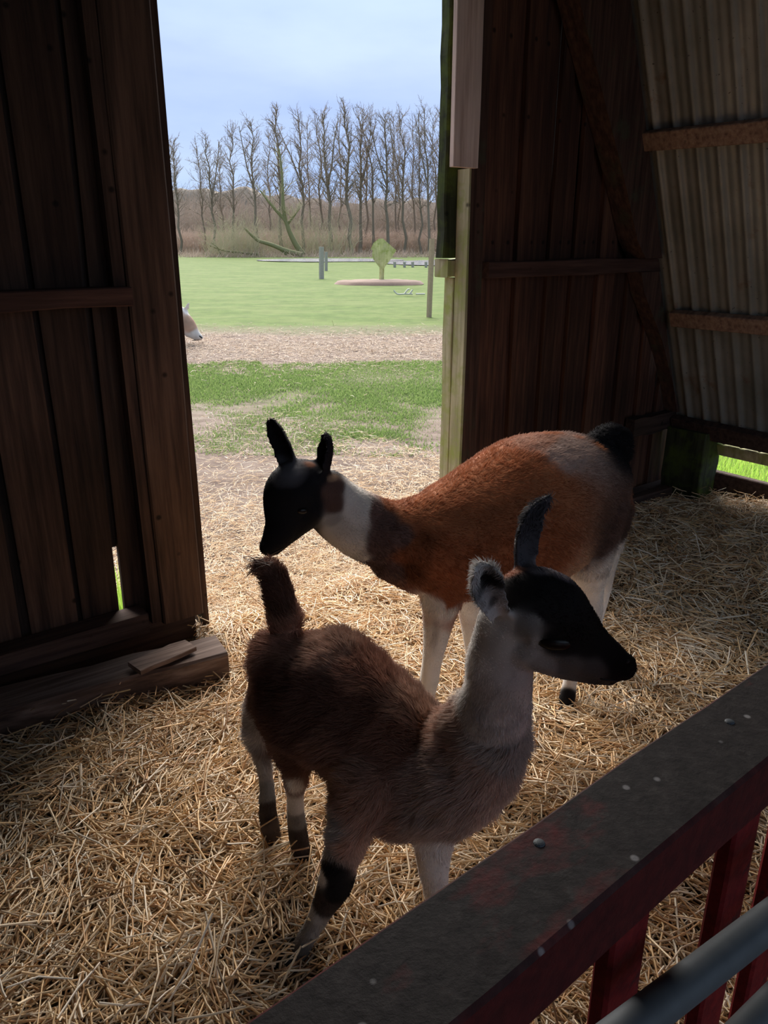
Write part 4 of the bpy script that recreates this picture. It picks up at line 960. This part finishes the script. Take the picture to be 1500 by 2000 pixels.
for rank, i in enumerate(order):
    xf, xt, yt, D, th = TREES[i]
    foot = atY(xf, 488, D); foot[2] = -.05; topp = atY(xt, yt, D); Hh = topp[2]; rad = .155 * th; n = 9
    tr = []
    for k in range(n):
        t = k / (n - 1); p = foot + (topp - foot) * t; p = p + np.array([rng.normal(0, .13), rng.normal(0, .1), 0]) * (1 if 0 < k < n - 1 else 0); tr.append(p)
    tr = np.array(tr); rr = np.linspace(rad * 1.1, rad * .18, n)
    lines = [(tr, rr)]; lc = []
    if th > .85 and i % 3 == 0:      # some fork high up
        k0 = 4; s, sr = limb(tr[k0], [rng.choice([-1, 1]) * .35, 0, 1], Hh * .48, rr[k0] * .8, .03, 6, .06, .05); lines.append((s, sr)); crown(s, rad * .7, .2, Hh, 9, .16, lc)
    crown(tr, rad, .34, Hh, int(34 + 12 * th), .19, lc, 6, .019)
    for q in range(6):
        t = rng.uniform(.12, .36); p = foot + (topp - foot) * t; a = rng.random() * 6.28
        lc.append(limb(p, [math.cos(a), math.sin(a), .5], rng.uniform(.5, 1.3), .03, .012, 3, .2))
    look = 'stout' if th > 1.15 else ('slender' if th < .85 else 'tall'); lean = ' leaning left' if xf - xt > 13 else ''
    seen = sum(1 for t in TREES if 345 < t[0] < 853 and t[0] < xf)
    if 345 < xf < 853: side = f'{look} bare alder{lean}, {wordy[seen]} trunk from the left seen through the doorway'
    elif xf < 345: side = f'bare alder hidden behind the left door post, {"farther out" if xf < 310 else "nearer the opening"}'
    else: side = f'bare alder hidden behind the right door post, {wordy[sum(1 for t in TREES if 853 <= t[0] < xf)]} past the opening'
    t_ = link('bare_tree', tubes_mesh('bare_tree', lines, 6), M_bark, None, tuple(foot)); tag(t_, side, 'tree', 'bare alders in a row beyond the meadow')
    link('twig_crown', tubes_mesh('twig_crown', lc, 3), M_bark, t_, tuple(foot))
# forked willow with a leaning trunk and fallen stems
def poly(ptspx, D, r0, r1, jit=.0):
    P = catmull([[*atY(x, y, D)] for x, y in ptspx], 4); return P, np.linspace(r0, r1, len(P))
lw = []; lc = []
D = 74
P1 = poly([(592, 497), (578, 478), (565, 452), (557, 430), (540, 412), (522, 390), (508, 372)], D, .30, .06); lw.append(P1)
P2 = poly([(557, 432), (553, 400), (552, 370), (550, 330), (545, 290)], D, .2, .05); lw.append(P2)
P3 = poly([(560, 440), (572, 425), (585, 408)], D, .14, .04); lw.append(P3)
for P, r_ in (P1, P2, P3): crown(P, .1, .35, 6, 16, .22, lc, 5)
wt = link('willow_tree', tubes_mesh('willow_tree', lw, 7), M_bark2, None, tuple(P1[0][0])); tag(wt, 'forked willow with a leaning trunk in front of the row of alders', 'tree')
link('twig_crown', tubes_mesh('twig_crown', lc, 3), M_thick, wt, tuple(P1[0][0]))
lw = []
for ptsx, r0 in (([(590, 498), (560, 490), (530, 478), (505, 470), (490, 458), (478, 446)], .24), ([(560, 497), (545, 486), (535, 476)], .12), ([(505, 497), (470, 493), (440, 490), (410, 480)], .13), ([(430, 497), (425, 484), (412, 474)], .09)):
    lw.append(poly(ptsx, 72, r0, r0 * .4))
fs = link('fallen_log', tubes_mesh('fallen_log', lw, 7), M_bark2, None, tuple(lw[0][0][0])); tag(fs, 'fallen mossy willow stems lying on the bank at the meadow edge', 'log')
# brush, reeds and woods behind
def thicket(name, x0, x1, D0, D1, n, h0, h1, r, mat, label, cat, arch=False, lean=.3):
    lines = []
    for k in range(n):
        D_ = rng.uniform(D0, D1); x = rng.uniform(x0, x1); p = atY(x, 480, D_); p[2] = -.05
        e = 1.0
        if arch: e = math.sqrt(max(.05, 1 - ((x - (x0 + x1) / 2) / ((x1 - x0) / 2)) ** 2))
        L = rng.uniform(h0, h1) * e
        lines.append(limb(p, [rng.normal(0, lean), rng.normal(0, lean * .5), 1], L, r, r * .35, 4, .14))
        for q in range(3 if L > 1.5 else 0):
            j = rng.integers(1, 4); s = lines[-1 - q][0] if q == 0 else s0
            if q == 0: s0 = s
            lines.append(limb(s0[j], [rng.normal(0, .7), rng.normal(0, .3), .9], L * .45, r * .6, r * .3, 3, .2))
    me = tubes_mesh(name, lines, 3, False); o = link(name, me, mat, None, tuple(atY((x0 + x1) / 2, 490, D0) * [1, 1, 0])); tag(o, label, cat, kind='stuff'); return o
thicket('willow_scrub', 400, 520, 71, 76, 330, 1.2, 4.2, .018, M_thick, 'rounded olive willow scrub at the left edge of the meadow bank', 'bush', True, .45)
thicket('willow_scrub', 520, 690, 74, 80, 240, 1.0, 4.4, .018, M_thick, 'thin olive scrub growing around the leaning willow', 'bush', False, .3)
thicket('bank_brush', 180, 1000, 70, 77, 2200, .25, .9, .025, M_reed, 'low dry brush along the bank of the meadow', 'brush', False, .8)
thicket('dry_reeds', 150, 1050, 84, 95, 6300, 1.2, 2.6, .030, M_reed, 'reddish brown band of dry reeds behind the alders', 'reeds', False, .12)
thicket('undergrowth', 150, 1050, 97, 122, 3400, 3.5, 7.6, .04, M_twig, 'tall brown undergrowth filling the gap behind the alders', 'undergrowth', False, .18)
def woods(cx, half, D_, top, bot, mat, label, seed):
    nx, nz = 40, 10; V = []
    rg = np.random.default_rng(seed)
    for j in range(nz):
        for i in range(nx):
            t = i / (nx - 1) * 2 - 1; x = cx + half * t; s = j / (nz - 1)
            hh = top * (1 - abs(t) ** 3 * .5) * (1 + .16 * noise.noise(Vector((t * 6, seed, 0))) + .12 * noise.noise(Vector((t * 22, seed, 3))))
            V.append((x, D_ + 5 * s * s + 1.6 * noise.noise(Vector((t * 18, s * 6, seed))) , -.5 + hh * math.sin(s * math.pi / 2)))
    for j in range(nz):
        for i in range(nx):
            x, y, z = V[j * nx + i]; V.append((x, D_ + 22 - (y - D_), z))
    i, j = np.meshgrid(np.arange(nx - 1), np.arange(nz - 1)); a = (j * nx + i).ravel(); Fq = np.stack([a, a + 1, a + 1 + nx, a + nx], -1)
    Fb = Fq + nx * nz; top_ = np.array([[(nz - 1) * nx + k, (nz - 1) * nx + k + 1, nx * nz + (nz - 1) * nx + k + 1, nx * nz + (nz - 1) * nx + k] for k in range(nx - 1)])
    o = link('wood', fastmesh('wood', np.array(V), np.concatenate([Fq, Fb[:, ::-1], top_]), True), mat, None, (cx, D_, 0)); tag(o, label, 'woods', kind='stuff'); return o
def wood_mat(name, a, b2):
    m, nt, b = newmat(name); co = objco(nt); n = noise_node(nt, co, .9, 7, .75, (1.6, 1, .5)); c = ramp_node(nt, n, [(.3, a), (.7, b2)])
    nt.links.new(c, b.inputs['Base Color']); setin(b, 'Roughness', 1); bump(nt, b, n, 1, .6); return m
M_woods = wood_mat('bare_wood_brown', (.25, .205, .165), (.38, .325, .265)); M_hill = wood_mat('hazy_wood_blue', (.16, .20, .24), (.24, .28, .32))  # distance haze is mixed into both wood colours
woods(-34, 30, 150, 10.6, 0, M_woods, 'distant brown bare woodland on the left horizon', 2)
woods(5, 26, 172, 9.8, 0, M_woods, 'distant brown bare woodland in the middle of the horizon', 5)
woods(34, 22, 138, 10.4, 0, M_woods, 'distant rounded bare woodland at the right of the horizon', 9)
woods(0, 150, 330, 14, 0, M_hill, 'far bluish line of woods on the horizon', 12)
# pond, its stakes, posts and the board
def sheet_ground(name, pts, z, mat, **k):
    me = bpy.data.meshes.new(name); me.from_pydata([(x, y, z) for x, y in pts], [], [tuple(range(len(pts)))]); me.update()
    o = link(name, me, mat, None, (pts[0][0], pts[0][1], z)); tag(o, **k); return o
M_water, _nt, _b = newmat('pond_water'); setin(_b, 'Base Color', (.30, .32, .36, 1)); setin(_b, 'Roughness', .12)
_n = noise_node(_nt, objco(_nt), 3, 3); bump(_nt, _b, _n, .25, .03)
def blob(cx, cy, rx, ry, n=28, s=0):
    return [(cx + rx * math.cos(a) * (1 + .12 * noise.noise(Vector((math.cos(a) * 2 + s, math.sin(a) * 2, s)))), cy + ry * math.sin(a) * (1 + .15 * noise.noise(Vector((math.cos(a) * 2, math.sin(a) * 2 + s, 1))))) for a in [2 * math.pi * k / n for k in range(n)]]
sheet_ground('pond', blob(5.2, 53, 5.6, 6.5, s=3), .012, M_water, kind='structure')
sheet_ground('pond', blob(-4.0, 60, 5.5, 5.0, s=6), .012, M_water, kind='structure')
for k, x in enumerate((771, 790, 806, 832)):
    p = gnd(x, 521); o = bar('pond_stake', p + [0, 0, -.05], p + [0, 0, .26], .06, .06, M_grey, None, tuple(p), bev=.01, rings=3, wob=.01)
    tag(o, ['leftmost', 'second from left', 'third from left', 'rightmost'][k] + ' short dark stake at the edge of the pond', 'stake', 'stakes at the pond edge')
def stake(name, x, yb, yt, wpx, mat, label, cat='post', lean=0):
    p = gnd(x, yb); q = atY(x + lean, yt, p[1]); w = wpx * pxm(p) / 2
    bm = bar(name, p - [0, 0, .06], q, w, w, mat, None, (p[0], p[1], 0), bev=w * .3, rings=6, wob=w * .06); tag(bm, label, cat); return bm
stake('fence_post', 628, 543, 482, 8, M_grey, 'grey weathered post standing in the meadow')
stake('fence_post', 637, 528, 492, 5, M_grey, 'smaller grey post just behind the grey meadow post')
stake('wooden_stake', 838, 615, 466, 8.5, M_pale, 'tall thin pale stake beside the right edge of the doorway', 'stake', 6)
p = gnd(745, 551); Ds = p[1]
sg = empty('garden_board', (p[0], p[1], 0)); tag(sg, 'mossy green diamond-shaped board on a short post in the meadow', 'board')
q = atY(746, 520, Ds); bar('post', p - [0, 0, .05], q, .065, .065, M_sign, sg, (p[0], p[1], 0), bev=.01, rings=4)
out = [(740, 466), (748, 466), (757, 474), (774, 489), (762, 508), (749, 525), (743, 525), (730, 508), (726, 497), (728, 489), (724, 487), (729, 475)]
F_, B_ = [], []
for x, y in out:
    c = atY(x, y, Ds - .07); F_.append(tuple(c)); B_.append((c[0], c[1] + .045, c[2]))
n = len(out); me = bpy.data.meshes.new('board'); me.from_pydata(F_ + B_, [], [tuple(range(n)), tuple(range(2 * n - 1, n - 1, -1))] + [(i, i + n, (i + 1) % n + n, (i + 1) % n) for i in range(n)]); me.update()
link('board', me, M_sign, sg, (p[0], p[1], 1.0))
# low ring of bare soil around it
M_soil = plain('bare_soil', (.20, .135, .105), .95)
V = []; Fm = []; n = 40; cx, cy = gnd(740, 553)[:2]
for j, (s, z) in enumerate(((1.0, -.03), (.93, .05), (.8, .09), (.4, .10), (.0, .10))):
    for i in range(n):
        a = 2 * math.pi * i / n; w_ = 1 + .1 * noise.noise(Vector((math.cos(a) * 2, math.sin(a) * 2, 4))); V.append((cx + 1.55 * s * w_ * math.cos(a), cy + 1.1 * s * w_ * math.sin(a), z + .03 * noise.noise(Vector((math.cos(a) * 5 * s, math.sin(a) * 5 * s, 2)))))
for j in range(4):
    for i in range(n): Fm.append((j * n + i, j * n + (i + 1) % n, (j + 1) * n + (i + 1) % n, (j + 1) * n + i))
tag(link('soil_mound', fastmesh('soil_mound', V, Fm, True), M_soil, None, (cx, cy, 0)), 'low round mound of bare brown soil around the diamond board', 'soil')
lines = []
for pts in ([(769, 567), (776, 574), (790, 575), (806, 572)], [(790, 575), (796, 566), (800, 565)], [(812, 573), (830, 574)], [(800, 573), (806, 566)]):
    pp = []
    for x, y in pts:
        c = gnd(x, 575) if y > 570 else atY(x, y, gnd(x, 575)[1]); c[2] = max(c[2], .01); pp.append(c)
    lines.append((catmull(pp, 3), np.full((len(pp) - 1) * 3 + 1, .022)))
tag(link('fallen_branch', tubes_mesh('fallen_branch', lines, 6), plain('bleached_wood', (.6, .58, .5), .8), None, tuple(lines[0][0][0])), 'bleached forked branch lying on the grass near the mound', 'branch')
